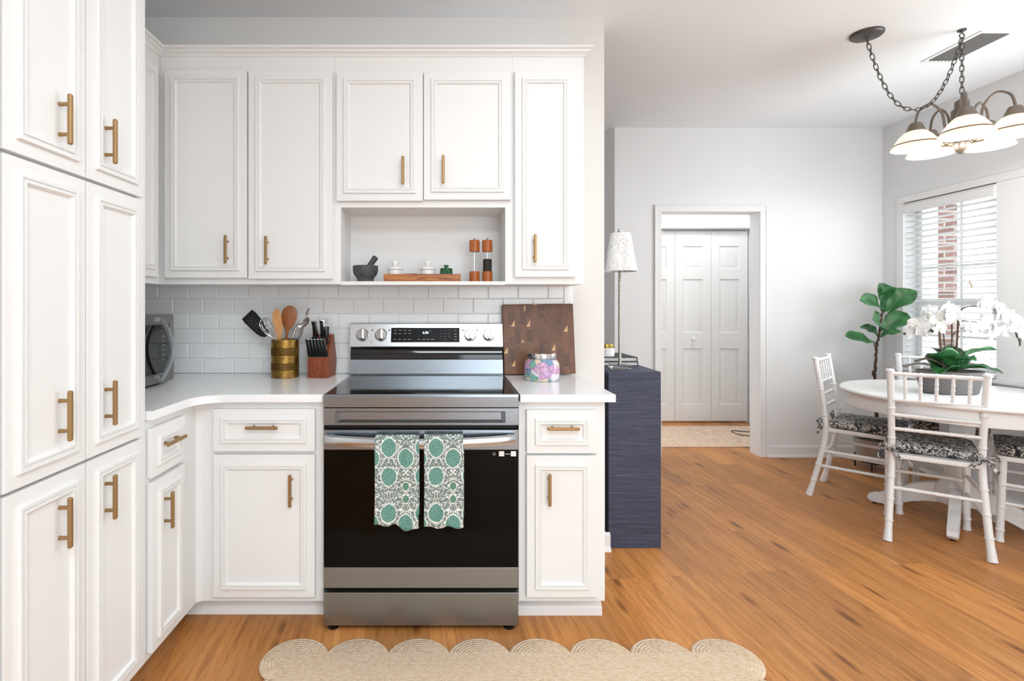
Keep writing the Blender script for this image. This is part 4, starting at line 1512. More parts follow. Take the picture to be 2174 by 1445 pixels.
LX, LY, LZ = 0.941, 2.83, 0.915
M['crystal'] = glass_mat('crystal', ior=1.45)
M['capiz'] = None
m = NT('capiz_shade')
nz = m.noise(m.coord(), 34, 4, 0.6, 1.5)
m.p(Base_Color=m.ramp(nz, [(0.35, '#cfcfcf'), (0.5, '#e4e4e4'), (0.7, '#f4f4f4')]), Roughness=0.25)
m.bump(nz, 0.25, 0.003)
M['capiz'] = m.mat
t = thing('table_lamp', 'slim lamp with twisted silver stem, crystal base and white shade on the console', 'lamp', (LX, LY, LZ))
b = MB()
b.box(LX - 0.048, LX + 0.048, LY - 0.048, LY + 0.048, LZ, LZ + 0.022, 0.003)
part('base', b, M['crystal'], t, 'clear crystal base')
b = MB()
for k in range(3):
    pts = []
    for i in range(200):
        q = i / 199
        a = 2 * PI * (q * 17 + k / 3)
        pts.append((LX + 0.0048 * math.cos(a), LY + 0.0048 * math.sin(a), LZ + 0.022 + q * 0.535))
    b.tube(pts, 0.0042, 6)
part('stem', b, plain('polished_nickel', '#c9c7c2', 0.15, 1.0), t, 'twisted silver stem', angle=60)
b = MB()
b.lathe([(0.0925, 0.530), (0.056, 0.737), (0.054, 0.737), (0.0905, 0.530), (0.0925, 0.530)], 48, T(LX, LY, LZ))
part('shade', b, M['capiz'], t)
b = MB()
b.cyl((LX, LY, LZ + 0.735), (0, 0, 1), 0.004, 0.010, 12)
b.lathe([(0, 0.742), (0.008, 0.742), (0.011, 0.748), (0.011, 0.756), (0.007, 0.762), (0, 0.763)], 16, T(LX, LY, LZ))
part('finial', b, M['chrome'], t)
b = MB()
for k in range(3):
    a = 2 * PI * k / 3
    b.tube([(LX, LY, LZ + 0.733), (LX + 0.054 * math.cos(a), LY + 0.054 * math.sin(a), LZ + 0.733)], 0.0015, 6)
b.cyl((LX, LY, LZ + 0.555), (0, 0, 1), 0.012, 0.05, 16)
b.cyl((LX, LY, LZ + 0.60), (0, 0, 1), 0.003, 0.14, 8)
part('socket', b, M['chrome'], t)
M['paper'] = plain('book_pages', '#d6d4d2', 0.8, bump=(600, 0.4))
M['bookblack'] = plain('book_cloth', '#15161b', 0.5)
M['bookgrey'] = plain('book_jacket', '#8d9097', 0.4)


def book(label, x0, x1, y0, y1, z0, z1, cover):
    t = thing('book', label, 'book', ((x0 + x1) / 2, (y0 + y1) / 2, z0), group='stacked books on the console')
    part('pages', MB().box(x0 + 0.004, x1 - 0.004, y0 + 0.004, y1 - 0.004, z0 + 0.003, z1 - 0.003), M['paper'], t)
    b = MB()
    b.box(x0, x1, y0, y1, z0, z0 + 0.003)
    b.box(x0, x1, y0, y1, z1 - 0.003, z1)
    b.box(x1 - 0.003, x1, y0, y1, z0, z1)
    part('cover', b, cover, t, 'black cover')


book('lower black-edged coffee-table book under another on the console', 0.848, 1.088, 2.955, 3.25, 0.915, 0.939, M['bookblack'])
book('upper black-edged coffee-table book with white candle on it', 0.850, 1.086, 2.960, 3.245, 0.9392, 0.9635, M['bookblack'])
t = thing('candle', 'white jar candle with gold lid on the stacked books', 'candle', (0.925, 3.02, 0.9638))
Tm = T(0.925, 3.02, 0.9638)
part('jar', MB().lathe([(0, 0), (0.044, 0), (0.047, 0.004), (0.047, 0.044), (0.043, 0.050), (0, 0.050)], 32, Tm), M['ceramic'], t)
part('lid', MB().lathe([(0, 0.0505), (0.0415, 0.0505), (0.042, 0.053), (0.042, 0.059), (0.039, 0.061), (0.042, 0.063), (0.042, 0.069), (0.040, 0.072), (0, 0.072)], 32, Tm), plain('gold', '#c6a758', 0.2, 1.0), t, 'gold lid')

# ------------------------------------------------------------------ hall rug and cable
m = NT('persian_rug')
co = m.coord()
nz = m.noise(m.mapping(co, (1, 1, 1)), 9, 4, 0.6, 2.5)
n2 = m.noise(co, 26, 3, 0.6, 1.5)
col = m.ramp(nz, [(0.30, '#c9a88e'), (0.48, '#dcc0a8'), (0.60, '#e4cbb4'), (0.72, '#d3b29a')])
col = m.mix(m.math('MULTIPLY', m.math('LESS_THAN', m.math('ABSOLUTE', m.math('SUBTRACT', n2, 0.5)), 0.02), 0.6), col, '#a3805f')
m.p(Base_Color=col, Roughness=0.95)
M['persian'] = m.mat
single('hall_rug', 'faded beige patterned rug on the hall floor beyond the doorway', 'rug', MB().box(1.35, 3.85, 4.60, 5.39, 0.0, 0.009, 0.003), M['persian'], (2.6, 5.0, 0))
pts = spline([(3.60, 5.10, 0.013), (3.15, 5.09, 0.013), (2.95, 5.13, 0.013), (2.845, 5.17, 0.013), (2.81, 5.10, 0.013), (2.84, 4.99, 0.013), (2.98, 4.95, 0.013), (3.2, 4.94, 0.013), (3.60, 4.92, 0.013)], 8)
single('power_cable', 'looped dark cable lying on the beige hall rug', 'cable', MB().tube(pts, 0.0042, 8), M['black'], (3.0, 5.05, 0.013))

# ------------------------------------------------------------------ window blinds
bm_ = NT('blind_slat')
bm_.p(Base_Color=(0.88, 0.88, 0.87, 1), Roughness=0.4)
tr_ = bm_.n('BsdfTranslucent', Color=(0.9, 0.9, 0.9, 1))
mxs = bm_.n('MixShader', i0=0.55, i1=bm_.b.outputs[0], i2=tr_.outputs[0])
bm_.t.links.new(mxs.outputs[0], bm_.t.nodes['Material Output'].inputs[0])
M['slat'] = bm_.mat


def blind(label, y0, y1, grp):
    t = thing('window_blind', label, 'blind', (XR + 0.04, (y0 + y1) / 2, WZ0), group=grp)
    b = MB()
    b.box(XR - 0.004, XR + 0.052, y0 + 0.004, y1 - 0.004, 2.012, 2.066, 0.003)
    hr = part('headrail', b, M['white_plastic'], t)
    part('valance', MB().box(XR - 0.022, XR - 0.006, y0 + 0.002, y1 - 0.002, 1.985, 2.050, 0.004), M['trim'], t)
    part('bracket', MB().box(XR - 0.020, XR + 0.030, y0 - 0.001, y0 + 0.003, 1.992, 2.058), M['white_plastic'], hr)
    b = MB()
    n = 26
    for i in range(n):
        z = 1.965 - i * 0.0445
        if z < WZ0 + 0.06: break
        vs, fs = [], []
        for y in (y0 + 0.008, y1 - 0.008):
            for q in (-1, -0.33, 0.33, 1):
                x = XR + 0.022 + q * 0.0245
                zz = z + 0.002 * (1 - q * q) - q * 0.003
                vs += [(x, y, zz + 0.0012), (x, y, zz - 0.0012)]
        for j in range(3):
            fs += [(j * 2, j * 2 + 2, 8 + j * 2 + 2, 8 + j * 2), (j * 2 + 1, j * 2 + 3, 8 + j * 2 + 3, 8 + j * 2 + 1)]
        fs += [(0, 1, 9, 8), (6, 7, 15, 14)]
        b.add(vs, fs)
    part('slat_panel', b, M['slat'], t)
    part('bottom_rail', MB().box(XR - 0.004, XR + 0.048, y0 + 0.008, y1 - 0.008, WZ0 + 0.012, WZ0 + 0.030, 0.003), M['white_plastic'], t)
    L = y1 - y0
    for f in (0.20, 0.58, 0.88):
        b = MB()
        for x in (XR - 0.004, XR + 0.047):
            b.tube([(x, y1 - f * L, WZ0 + 0.02), (x, y1 - f * L, 2.02)], 0.0011, 6)
        part('ladder_cord', b, M['white_plastic'], t)
    b = MB()
    yt = y0 + 0.17
    b.tube([(XR - 0.012, yt, 2.0), (XR - 0.012, yt, 1.42)], 0.001, 6)
    b.tube([(XR - 0.012, yt - 0.012, 2.0), (XR - 0.012, yt - 0.012, 1.40)], 0.001, 6)
    pc = part('pull_cord', b, M['white_plastic'], t)
    for yy, z in ((yt, 1.42), (yt - 0.012, 1.40)):
        part('tassel', MB().lathe([(0, 0.012), (0.003, 0.010), (0.006, -0.012), (0.004, -0.016), (0, -0.017)], 12, T(XR - 0.012, yy, z)), plain('tassel_wood', '#c2a884', 0.5), pc, 'small tan cord tassel')


blind('white slatted blind in the dining window behind the orchid', WY0, WY1, None)

# ------------------------------------------------------------------ dining table
TX, TY = 2.985, 3.035
t = thing('dining_table', 'round white pedestal dining table with the orchid on it', 'table', (TX, TY, 0))
Tm = T(TX, TY, 0)
part('tabletop', MB().lathe([(0, 0.722), (0.530, 0.722), (0.545, 0.726), (0.552, 0.734), (0.552, 0.741), (0.546, 0.748), (0.538, 0.750), (0, 0.750)], 96, Tm), M['chairwhite'], t)
part('apron', MB().lathe([(0.498, 0.645), (0.520, 0.645), (0.523, 0.650), (0.520, 0.7215), (0.498, 0.7215), (0.498, 0.645)], 96, Tm), M['chairwhite'], t)
b = MB()
b.lathe([(0, 0.10), (0.085, 0.10), (0.095, 0.13), (0.095, 0.20), (0.075, 0.225), (0.060, 0.26), (0.066, 0.40), (0.080, 0.52), (0.085, 0.60), (0.10, 0.615), (0.10, 0.64), (0, 0.64)], 8, Tm @ Matrix.Rotation(PI / 8, 4, 'Z'))
b.box(-0.24, 0.24, -0.24, 0.24, 0.640, 0.7215, M=Tm)
part('pedestal', b, M['chairwhite'], t)
for k in range(4):
    a = math.radians(133 + 90 * k)
    R = Tm @ Matrix.Rotation(a, 4, 'Z')
    side = [(0.06, 0.205), (0.06, 0.10)]
    lower = bezier((0.07, 0.09, 0), (0.20, 0.10, 0), (0.27, 0.0, 0), (0.355, 0.012, 0), 10)
    upper = bezier((0.405, 0.055, 0), (0.32, 0.06, 0), (0.24, 0.185, 0), (0.07, 0.21, 0), 10)
    poly = [(p.x, p.y) for p in lower] + [(0.395, 0.012), (0.412, 0.030)] + [(p.x, p.y) for p in upper]
    part('foot', MB().prism(poly, -0.024, 0.024, R @ Matrix(((1, 0, 0, 0), (0, 0, -1, 0), (0, 1, 0, 0), (0, 0, 0, 1))), bev=0.006), M['chairwhite'], t)
    part('glide', MB().cyl((TX + 0.375 * math.cos(a), TY + 0.375 * math.sin(a), 0), (0, 0, 1), 0.012, 0.0125, 12), M['black'], t)

# ------------------------------------------------------------------ chiavari chairs
def bamboo(pts, r, nodes, n=12, taper=None):
    """tube radii with bamboo rings at the given arc fractions"""
    pts = [Vector(p) for p in pts]
    L = [0.0]
    for a, b_ in zip(pts, pts[1:]):
        L.append(L[-1] + (b_ - a).length)
    tot = L[-1]

    def at(s):
        for i in range(len(pts) - 1):
            if s <= L[i + 1] + 1e-9:
                return pts[i].lerp(pts[i + 1], (s - L[i]) / max(1e-9, L[i + 1] - L[i]))
        return pts[-1]
    ss = [(s, 1.0) for s in [tot * i / 24 for i in range(25)]]
    for nd in nodes:
        c = nd * tot
        ss = [q for q in ss if abs(q[0] - c) > 0.008 or q[0] in (0, tot)]
        ss += [(c - 0.006, 1.0), (c - 0.0035, 1.16), (c, 1.20), (c + 0.0035, 1.16), (c + 0.006, 1.0)]
    ss = sorted(q for q in ss if 0 <= q[0] <= tot)
    P_, R_ = [], []
    for s, k in ss:
        P_.append(at(s))
        R_.append((r if taper is None else r + (taper - r) * s / tot) * k)
    return P_, R_


def chair(loc, rz, label):
    t = thing('dining_chair', label, 'chair', loc, rz, group='white bamboo-turned dining chairs around the table')
    W = M['chairwhite']
    sw, sd = 0.185, 0.185
    for s in (-1, 1):
        pts = spline([(0.197 * s, -0.268, 0.0), (0.190 * s, -0.243, 0.10), (0.178 * s, -0.195, 0.32), (0.174 * s, -0.180, 0.46), (0.177 * s, -0.198, 0.66), (0.184 * s, -0.235, 0.905)], 8)
        P_, R_ = bamboo(pts, 0.0165, (0.12, 0.24, 0.37, 0.60, 0.78), 12, 0.0155)
        R_[0] = 0.0205; R_[1] = max(R_[1], 0.0185)
        b = MB().tube(P_, R_, 14)
        b.lathe([(0, -0.004), (0.0175, -0.004), (0.0195, 0.002), (0.0195, 0.008), (0.016, 0.013), (0, 0.015)], 16, T(0.1845 * s, -0.236, 0.905))
        part('back_leg', b, W, t, local=True, angle=50)
        pts = [(0.170 * s, 0.186, 0.0), (0.166 * s, 0.172, 0.435)]
        P_, R_ = bamboo(pts, 0.0165, (0.14, 0.42, 0.70), 12)
        R_[0] = 0.0205
        part('front_leg', MB().tube(P_, R_, 14), W, t, local=True, angle=50)
        for zz, dz in ((0.305, 0), (0.205, 0)):
            yb = -0.195 - (0.32 - zz) * 0.22
            P_, R_ = bamboo([(0.181 * s, yb, zz), (0.167 * s, 0.178, zz)], 0.0095, (0.25, 0.5, 0.75))
            part('side_stretcher', MB().tube(P_, R_, 10), W, t, local=True, angle=50)
    poly = [(-0.168, -0.200), (0.168, -0.200), (0.188, 0.165), (0.172, 0.195), (-0.172, 0.195), (-0.188, 0.165)]
    part('seat', MB().prism(poly, 0.432, 0.458, bev=0.006), W, t, local=True)
    for y, z, w in ((-0.207, 0.275, 0.183), (0.178, 0.275, 0.167)):
        P_, R_ = bamboo([(-w, y, z), (w, y, z)], 0.0095, (0.25, 0.5, 0.75))
        part('front_stretcher' if y > 0 else 'back_stretcher', MB().tube(P_, R_, 10), W, t, local=True, angle=50)

    def yb(z): return -0.180 - max(0, z - 0.46) * 0.125
    for z, w, r in ((0.893, 0.189, 0.0105), (0.752, 0.183, 0.0095), (0.668, 0.180, 0.0095), (0.592, 0.178, 0.0095)):
        P_, R_ = bamboo([(-w, yb(z), z), (w, yb(z), z)], r, (0.17, 0.34, 0.5, 0.66, 0.83))
        part('top_rail' if z > 0.85 else 'back_rail', MB().tube(P_, R_, 10), W, t, local=True, angle=50)
    for k in range(5):
        x = -0.122 + k * 0.061
        P_, R_ = bamboo([(x, yb(0.752), 0.756), (x * 1.02, yb(0.893), 0.888)], 0.0075, (0.3, 0.5, 0.7))
        part('spindle', MB().tube(P_, R_, 10), W, t, local=True, angle=50)
    return t


m = NT('toile_fabric')
co = m.coord()
n1 = m.noise(co, 13, 2, 0.55, 2.4)
n2 = m.noise(co, 34, 2, 0.6, 1.6)
col = m.ramp(n1, [(0.38, '#232427'), (0.43, '#5b5c60'), (0.47, '#cbc8c3'), (0.58, '#d9d6d1'), (0.61, '#47474a'), (0.66, '#8b8a89')])
col = m.mix(m.math('LESS_THAN', m.math('ABSOLUTE', m.math('SUBTRACT', n2, 0.5)), 0.035), col, '#26272a')
m.p(Base_Color=col, Roughness=0.85)
m.bump(m.noise(co, 500, 2), 0.2, 0.0006)
M['toile'] = m.mat


def cushion(loc, rz, label):
    t = thing('seat_cushion', label, 'seat cushion', loc, rz, group='black and white patterned seat cushions')
    b = MB()
    poly = []
    pts = [(-0.166, -0.163), (0.166, -0.163), (0.186, 0.15), (0.165, 0.195), (-0.165, 0.195), (-0.186, 0.15)]
    b.prism(pts, 0.0, 0.055, bev=0.020, seg=4)
    part('pad', b, M['toile'], t, local=True, angle=70)
    b = MB()
    pp = [Vector((x * 0.985, y * 0.985 + 0.001, 0.046)) for x, y in pts]
    line = []
    for i in range(6):
        a, c_ = pp[i], pp[(i + 1) % 6]
        line += [a.lerp(c_, k / 6) for k in range(6)]
    b.tube(line, 0.004, 6, closed=True)
    part('piping', b, M['toile'], t, local=True, angle=70)
    for s in (-1, 1):
        b = MB()
        c0 = Vector((0.182 * s, -0.208, 0.028))
        b.ball(tuple(c0), (0.012, 0.010, 0.011), 8)
        for dx, dz in ((0.052, 0.016), (-0.050, 0.020)):
            loop = [c0 + Vector((dx * math.sin(PI * q) * 0.5 + dx * 0.5 * (1 - abs(2 * q - 1)), -0.012 * math.sin(2 * PI * q), dz * math.sin(2 * PI * q) + 0.004)) for q in [i / 14 for i in range(15)]]
            b.tube(loop, 0.0065, 8, flat=0.35)
        for dx, dz in ((0.045, -0.062), (-0.055, -0.050)):
            b.tube([c0, c0 + Vector((dx * 0.5, -0.008, dz * 0.45)), c0 + Vector((dx, -0.004, dz))], [0.005, 0.010, 0.012], 8, flat=0.3)
        b.tube([c0, Vector((0.168 * s, -0.160, 0.025))], 0.006, 8)
        part('tie', b, M['toile'], t, local=True, angle=70)
    return t


spots = [
    # centre distance from the table, direction, chair label, cushion label
    (-0.31, -0.165, -37, 'white bamboo-turned dining chair nearest the camera, back to the viewer', 'patterned cushion tied to the chair nearest the camera'),
    (-0.25, 0.355, -137, 'white bamboo-turned dining chair seen side-on by the far wall', 'patterned cushion on the chair by the far wall'),
    (0.225, -0.265, 46, 'white bamboo-turned dining chair to the right of the nearest chair, mostly out of view', 'patterned cushion on the chair to the right of the nearest chair'),
    (0.285, 0.385, 149, 'white bamboo-turned dining chair behind the table by the window', 'patterned cushion on the window-side chair, seen under the tabletop'),
]
chair0 = cush0 = None
for dx, dy, deg, l1, l2 in spots:
    rz = math.radians(deg)
    loc = (TX + dx, TY + dy, 0)
    cl = (TX + dx, TY + dy, 0.459)
    if chair0 is None:
        chair0, cush0 = chair(loc, rz, l1), cushion(cl, rz, l2)
    else:
        dup(chair0, loc, rz, l1)
        dup(cush0, cl, rz, l2)

# ------------------------------------------------------------------ orchid
m = NT('orchid_leaf')
nz = m.noise(m.mapping(m.coord(), (14, 14, 14)), 2, 3)
m.p(Base_Color=m.ramp(nz, [(0.3, '#1f4c28'), (0.55, '#2c6435'), (0.8, '#468042')]), Roughness=0.35)
M['leaf'] = m.mat
m = NT('fig_leaf')
nz = m.noise(m.mapping(m.coord(), (10, 10, 10)), 2, 4)
m.p(Base_Color=m.ramp(nz, [(0.3, '#2c5634'), (0.55, '#3a7242'), (0.8, '#5a8f54')]), Roughness=0.38)
m.bump(nz, 0.4, 0.004)
M['figleaf'] = m.mat
M['petal'] = plain('orchid_petal', (0.74, 0.74, 0.73, 1), 0.5)
M['lip'] = plain('orchid_lip', '#d3cdb8', 0.5)
M['bud'] = plain('orchid_bud', '#5b5f52', 0.5)
M['cane'] = plain('orchid_stem', '#4c4136', 0.6)
M['stake'] = plain('bamboo_stake', '#6d5a4e', 0.7, bump=(90, 0.4))
M['planter'] = plain('grey_planter', '#615c5a', 0.55, bump=(60, 0.1))


def leaf_mesh(base, tip, width, bow=0.0, fold=0.15, roll=0.0, nu=10, nv=16, shape='oval', side=None, curl=0.0):
    b = MB()
    p0, p1 = Vector(base), Vector(tip)
    ax = p1 - p0
    L = ax.length
    d = ax.normalized()
    up = Vector((0, 0, 1)) if side is None else Vector(side)
    if abs(d.dot(up)) > 0.98: up = Vector((0, -1, 0))
    sd = d.cross(up).normalized()
    nrm = sd.cross(d).normalized()
    q = Matrix.Rotation(roll, 3, d)
    sd, nrm = q @ sd, q @ nrm

    def fn(u, v):
        s = (u - 0.5) * 2
        if shape == 'fiddle':
            w = (math.sin(PI * min(1, v) ** 1.35) ** 0.62) * (0.72 + 0.38 * v) if 0 < v < 1 else 0
        else:
            w = math.sin(PI * v ** 0.85) ** 0.7 if 0 < v < 1 else 0
        w = max(w, 0.05 if v < 0.5 else 0.02)
        off = bow * math.sin(PI * v) + curl * v * v
        wav = 0.05 * math.sin(v * 14 + s * 2) * abs(s) * width
        return p0 + d * (L * v) + sd * (s * w * width / 2) + nrm * (off + fold * width * abs(s) ** 1.3 * w + wav)
    b.grid(fn, nu, nv)
    if shape == 'fiddle':
        b.tube([Vector(fn(0.5, i / 10)) - nrm * 0.002 for i in range(10)], [0.0035 - 0.00025 * i for i in range(10)], 6)
    return b


def add_leaf(parent, name, mat, *a, **k):
    o = part(name, leaf_mesh(*a, **k), mat, parent, angle=80)
    s = o.modifiers.new('thickness', 'SOLIDIFY'); s.thickness = 0.0016; s.offset = 0
    return o


OX, OY, OZ = 2.925, 3.02, 0.750
orc = thing('potted_orchid', 'white moth orchid in a low grey planter on the dining table', 'potted plant', (OX, OY, OZ))
Tm = T(OX, OY, OZ)
part('planter', MB().lathe([(0, 0), (0.140, 0), (0.150, 0.006), (0.176, 0.125), (0.178, 0.130), (0.170, 0.130), (0.160, 0.112), (0, 0.112)], 48, Tm, sy=0.62), M['planter'], orc)
part('moss', MB().lathe([(0, 0.113), (0.155, 0.113), (0.10, 0.126), (0, 0.130)], 24, Tm, sy=0.62), plain('moss', '#4a4a34', 0.95, bump=(80, 1.0)), orc)
base = (OX + 0.02, OY, OZ + 0.125)
for tip, w, bow, roll in (((-0.145, -0.06, 0.235), 0.15, 0.03, 0.5), ((0.02, -0.13, 0.20), 0.15, 0.035, 0.0), ((0.245, -0.03, 0.255), 0.13, 0.04, -0.35), ((0.06, 0.06, 0.275), 0.14, 0.01, 0.2),
                          ((0.195, -0.11, 0.130), 0.12, 0.025, 0.0), ((-0.165, -0.10, 0.120), 0.12, 0.025, 0.1), ((0.15, 0.05, 0.235), 0.13, 0.03, -0.3), ((-0.06, 0.05, 0.26), 0.13, 0.02, 0.3)):
    add_leaf(orc, 'leaf', M['leaf'], base, (OX + tip[0], OY + tip[1], OZ + tip[2]), w, bow=bow, fold=0.18, roll=roll)
for tip in ((-0.285, -0.02, 0.158), (-0.20, 0.0, 0.185), (0.22, 0.03, 0.155)):
    part('aerial_root', MB().tube(spline([base, (OX + tip[0] * .55, OY, OZ + tip[2] + 0.012), (OX + tip[0], OY + tip[1], OZ + tip[2])], 6), 0.0065, 8, flat=0.6), M['cane'], orc)
stakes = [((-0.03, 0.0, 0.12), (-0.062, 0.0, 0.385)), ((0.055, 0.02, 0.12), (0.075, 0.02, 0.46))]
for a, c_ in stakes:
    part('stake', MB().tube([(OX + a[0], OY + a[1], OZ + a[2]), (OX + c_[0], OY + c_[1], OZ + c_[2])], 0.0055, 8), M['stake'], orc)
rnd = random.Random(5)
sprays = [
    [(-0.02, 0.0, 0.12), (-0.035, 0.0, 0.36), (-0.07, -0.01, 0.435), (-0.17, -0.03, 0.445), (-0.26, -0.05, 0.385), (-0.315, -0.06, 0.345)],
    [(0.0, -0.01, 0.12), (0.005, -0.01, 0.34), (-0.02, -0.03, 0.425), (-0.09, -0.07, 0.470), (-0.17, -0.10, 0.430), (-0.22, -0.11, 0.36)],
    [(0.015, 0.0, 0.12), (0.02, 0.0, 0.33), (0.05, -0.02, 0.36), (0.10, -0.05, 0.365), (0.165, -0.07, 0.35)],
    [(0.05, 0.02, 0.12), (0.080, 0.02, 0.44), (0.10, 0.0, 0.50), (0.18, -0.02, 0.50), (0.27, -0.04, 0.455), (0.335, -0.05, 0.345), (0.355, -0.05, 0.285)],
    [(0.05, 0.02, 0.12), (0.075, 0.02, 0.39), (0.12, 0.0, 0.415), (0.20, 0.0, 0.40), (0.28, -0.02, 0.36)],
]
blooms = []
for sp in sprays:
    pts = spline([(OX + x, OY + y, OZ + z) for x, y, z in sp], 8)
    part('stem', MB().tube(pts, [0.004 - 0.0022 * i / len(pts) for i in range(len(pts))], 6), M['cane'], orc)
    blooms.append(pts)


def petal_fan(c, face, size, spin):
    F = align(c, face) @ Matrix.Rotation(spin, 4, 'Z')
    b = MB()
    for ang, L, W in ((90, 1.0, 0.62), (210, 1.0, 0.60), (330, 1.0, 0.60), (8, 1.02, 1.05), (172, 1.02, 1.05)):
        a = math.radians(ang)
        d = Vector((math.cos(a), math.sin(a), 0)); s = Vector((-math.sin(a), math.cos(a), 0))

        def fn(u, v):
            q = (u - 0.5) * 2
            w = W * (math.sin(PI * (0.06 + 0.92 * v)) ** 0.75)
            return d * (v * L * size) + s * (q * w * size * 0.5) + Vector((0, 0, 0.22 * size * v * v - 0.10 * size * q * q * v + (0.02 if W > 1 else 0.0) * size))
        b.grid(fn, 4, 6, M=F)
    b.ball((0, -0.10 * size, 0.12 * size), (0.11 * size, 0.15 * size, 0.10 * size), 6, mi=1, M=F)
    return b


k = 0
for pts, n0, cnt in ((blooms[0], 16, 10), (blooms[1], 16, 9), (blooms[2], 14, 4), (blooms[3], 22, 11), (blooms[4], 20, 5)):
    last = len(pts) - (10 if pts is blooms[3] else 4)
    for i in range(cnt):
        p = pts[n0 + int((last - n0) * i / max(1, cnt - 1))]
        off = Vector((rnd.uniform(-0.022, 0.022), rnd.uniform(-0.045, 0.0), rnd.uniform(-0.035, 0.025)))
        face = Vector((rnd.uniform(-0.75, 0.75), -1.0, rnd.uniform(-0.35, 0.35)))
        o = part('bloom', petal_fan(p + off, face, rnd.uniform(0.044, 0.056), rnd.uniform(-0.4, 0.4)), [M['petal'], M['lip']], orc, angle=80)
for pts in (blooms[0], blooms[1], blooms[3], blooms[4]):
    for i in range(5 if pts is blooms[3] else 3):
        p = pts[-1 - i * 2] + Vector((rnd.uniform(-0.012, 0.012), -0.008, rnd.uniform(-0.012, 0.008)))
        part('bud', MB().ball(tuple(p), (0.0075, 0.007, 0.009), 8), M['bud'], orc)

# ------------------------------------------------------------------ fiddle-leaf fig in the corner
FX, FY = 3.31, 4.00
fg = thing('fiddle_leaf_fig', 'young fiddle-leaf fig in a silver pot standing in the dining room corner', 'potted plant', (FX, FY, 0))
M['silver'] = plain('silver_pot', '#b5b6b8', 0.35, 0.7)
part('pot', MB().lathe([(0, 0.06), (0.095, 0.06), (0.105, 0.066), (0.128, 0.225), (0.130, 0.232), (0.122, 0.232), (0.118, 0.21), (0, 0.21)], 40, T(FX - 0.02, FY, 0)), M['silver'], fg)
part('soil', MB().lathe([(0, 0.211), (0.117, 0.211), (0.06, 0.217), (0, 0.218)], 24, T(FX - 0.02, FY, 0)), plain('soil', '#2b221b', 0.95), fg)
for kx, ky in ((-0.08, -0.08), (0.08, -0.08), (-0.08, 0.08), (0.08, 0.08)):
    part('stand_leg', MB().tube([(FX - 0.02 + kx, FY + ky, 0.0), (FX - 0.02 + kx, FY + ky, 0.11)], 0.005, 8), M['dark'], fg)
b = MB()
b.tube([(FX - 0.02 + 0.105 * math.cos(a), FY + 0.105 * math.sin(a), 0.062) for a in [2 * PI * i / 32 for i in range(32)]], 0.005, 6, closed=True)
part('stand_ring', b, M['dark'], fg)
tr = [(0.010, 0.21), (0.006, 0.40), (-0.012, 0.62), (-0.010, 0.74), (-0.002, 0.86), (0.004, 0.95), (0.020, 1.02), (0.030, 1.10), (0.045, 1.20), (0.050, 1.25)]
pts = spline([(FX + x, FY, z) for x, z in tr], 6)
part('trunk', MB().tube([p + Vector((0.003 * math.sin(i * 1.7), 0, 0)) for i, p in enumerate(pts)], [0.0125 - 0.0075 * i / len(pts) + 0.0018 * math.sin(i * 2.3) for i in range(len(pts))], 10), M['bark'], fg)
part('twig', MB().tube([(FX - 0.002, FY, 0.925), (FX - 0.025, FY - 0.01, 0.965), (FX - 0.012, FY - 0.012, 0.972)], 0.0045, 8), M['bark'], fg)
part('twig', MB().tube([(FX - 0.010, FY, 0.70), (FX - 0.040, FY - 0.015, 0.735), (FX - 0.030, FY - 0.01, 0.76)], 0.007, 8), M['bark'], fg)
V = [  # base dx,dz, dy | tip dx,dz,dy | width, bow, roll
    ((0.050, 1.205, 0), (0.215, 1.372, -0.10), 0.165, 0.02, 1.0),
    ((0.040, 1.225, 0), (0.165, 1.385, 0.06), 0.160, 0.03, 1.1),
    ((0.040, 1.240, 0), (0.145, 1.435, 0.10), 0.135, 0.02, 0.7),
    ((0.040, 1.225, 0), (-0.205, 1.302, -0.10), 0.145, 0.035, -1.0),
    ((0.030, 1.085, 0), (-0.140, 1.160, -0.14), 0.180, 0.02, -1.15),
    ((0.030, 1.060, 0), (0.205, 1.200, -0.04), 0.150, 0.02, 1.0),
    ((-0.012, 0.970, -0.01), (-0.285, 1.030, -0.06), 0.120, 0.01, -0.8),
    ((0.020, 1.010, 0), (0.118, 1.060, -0.09), 0.105, 0.02, 0.5),
    ((0.020, 1.020, 0), (-0.060, 1.095, 0.08), 0.105, 0.02, -0.5),
    ((0.050, 1.250, 0), (0.060, 1.40, -0.09), 0.120, 0.02, 0.0),
]
for a, c_, w_, bow, roll in V:
    add_leaf(fg, 'leaf', M['figleaf'], (FX + a[0], FY + a[2], a[1]), (FX + c_[0], FY + c_[2], c_[1]), w_, bow=bow, fold=0.12, roll=roll, shape='fiddle')

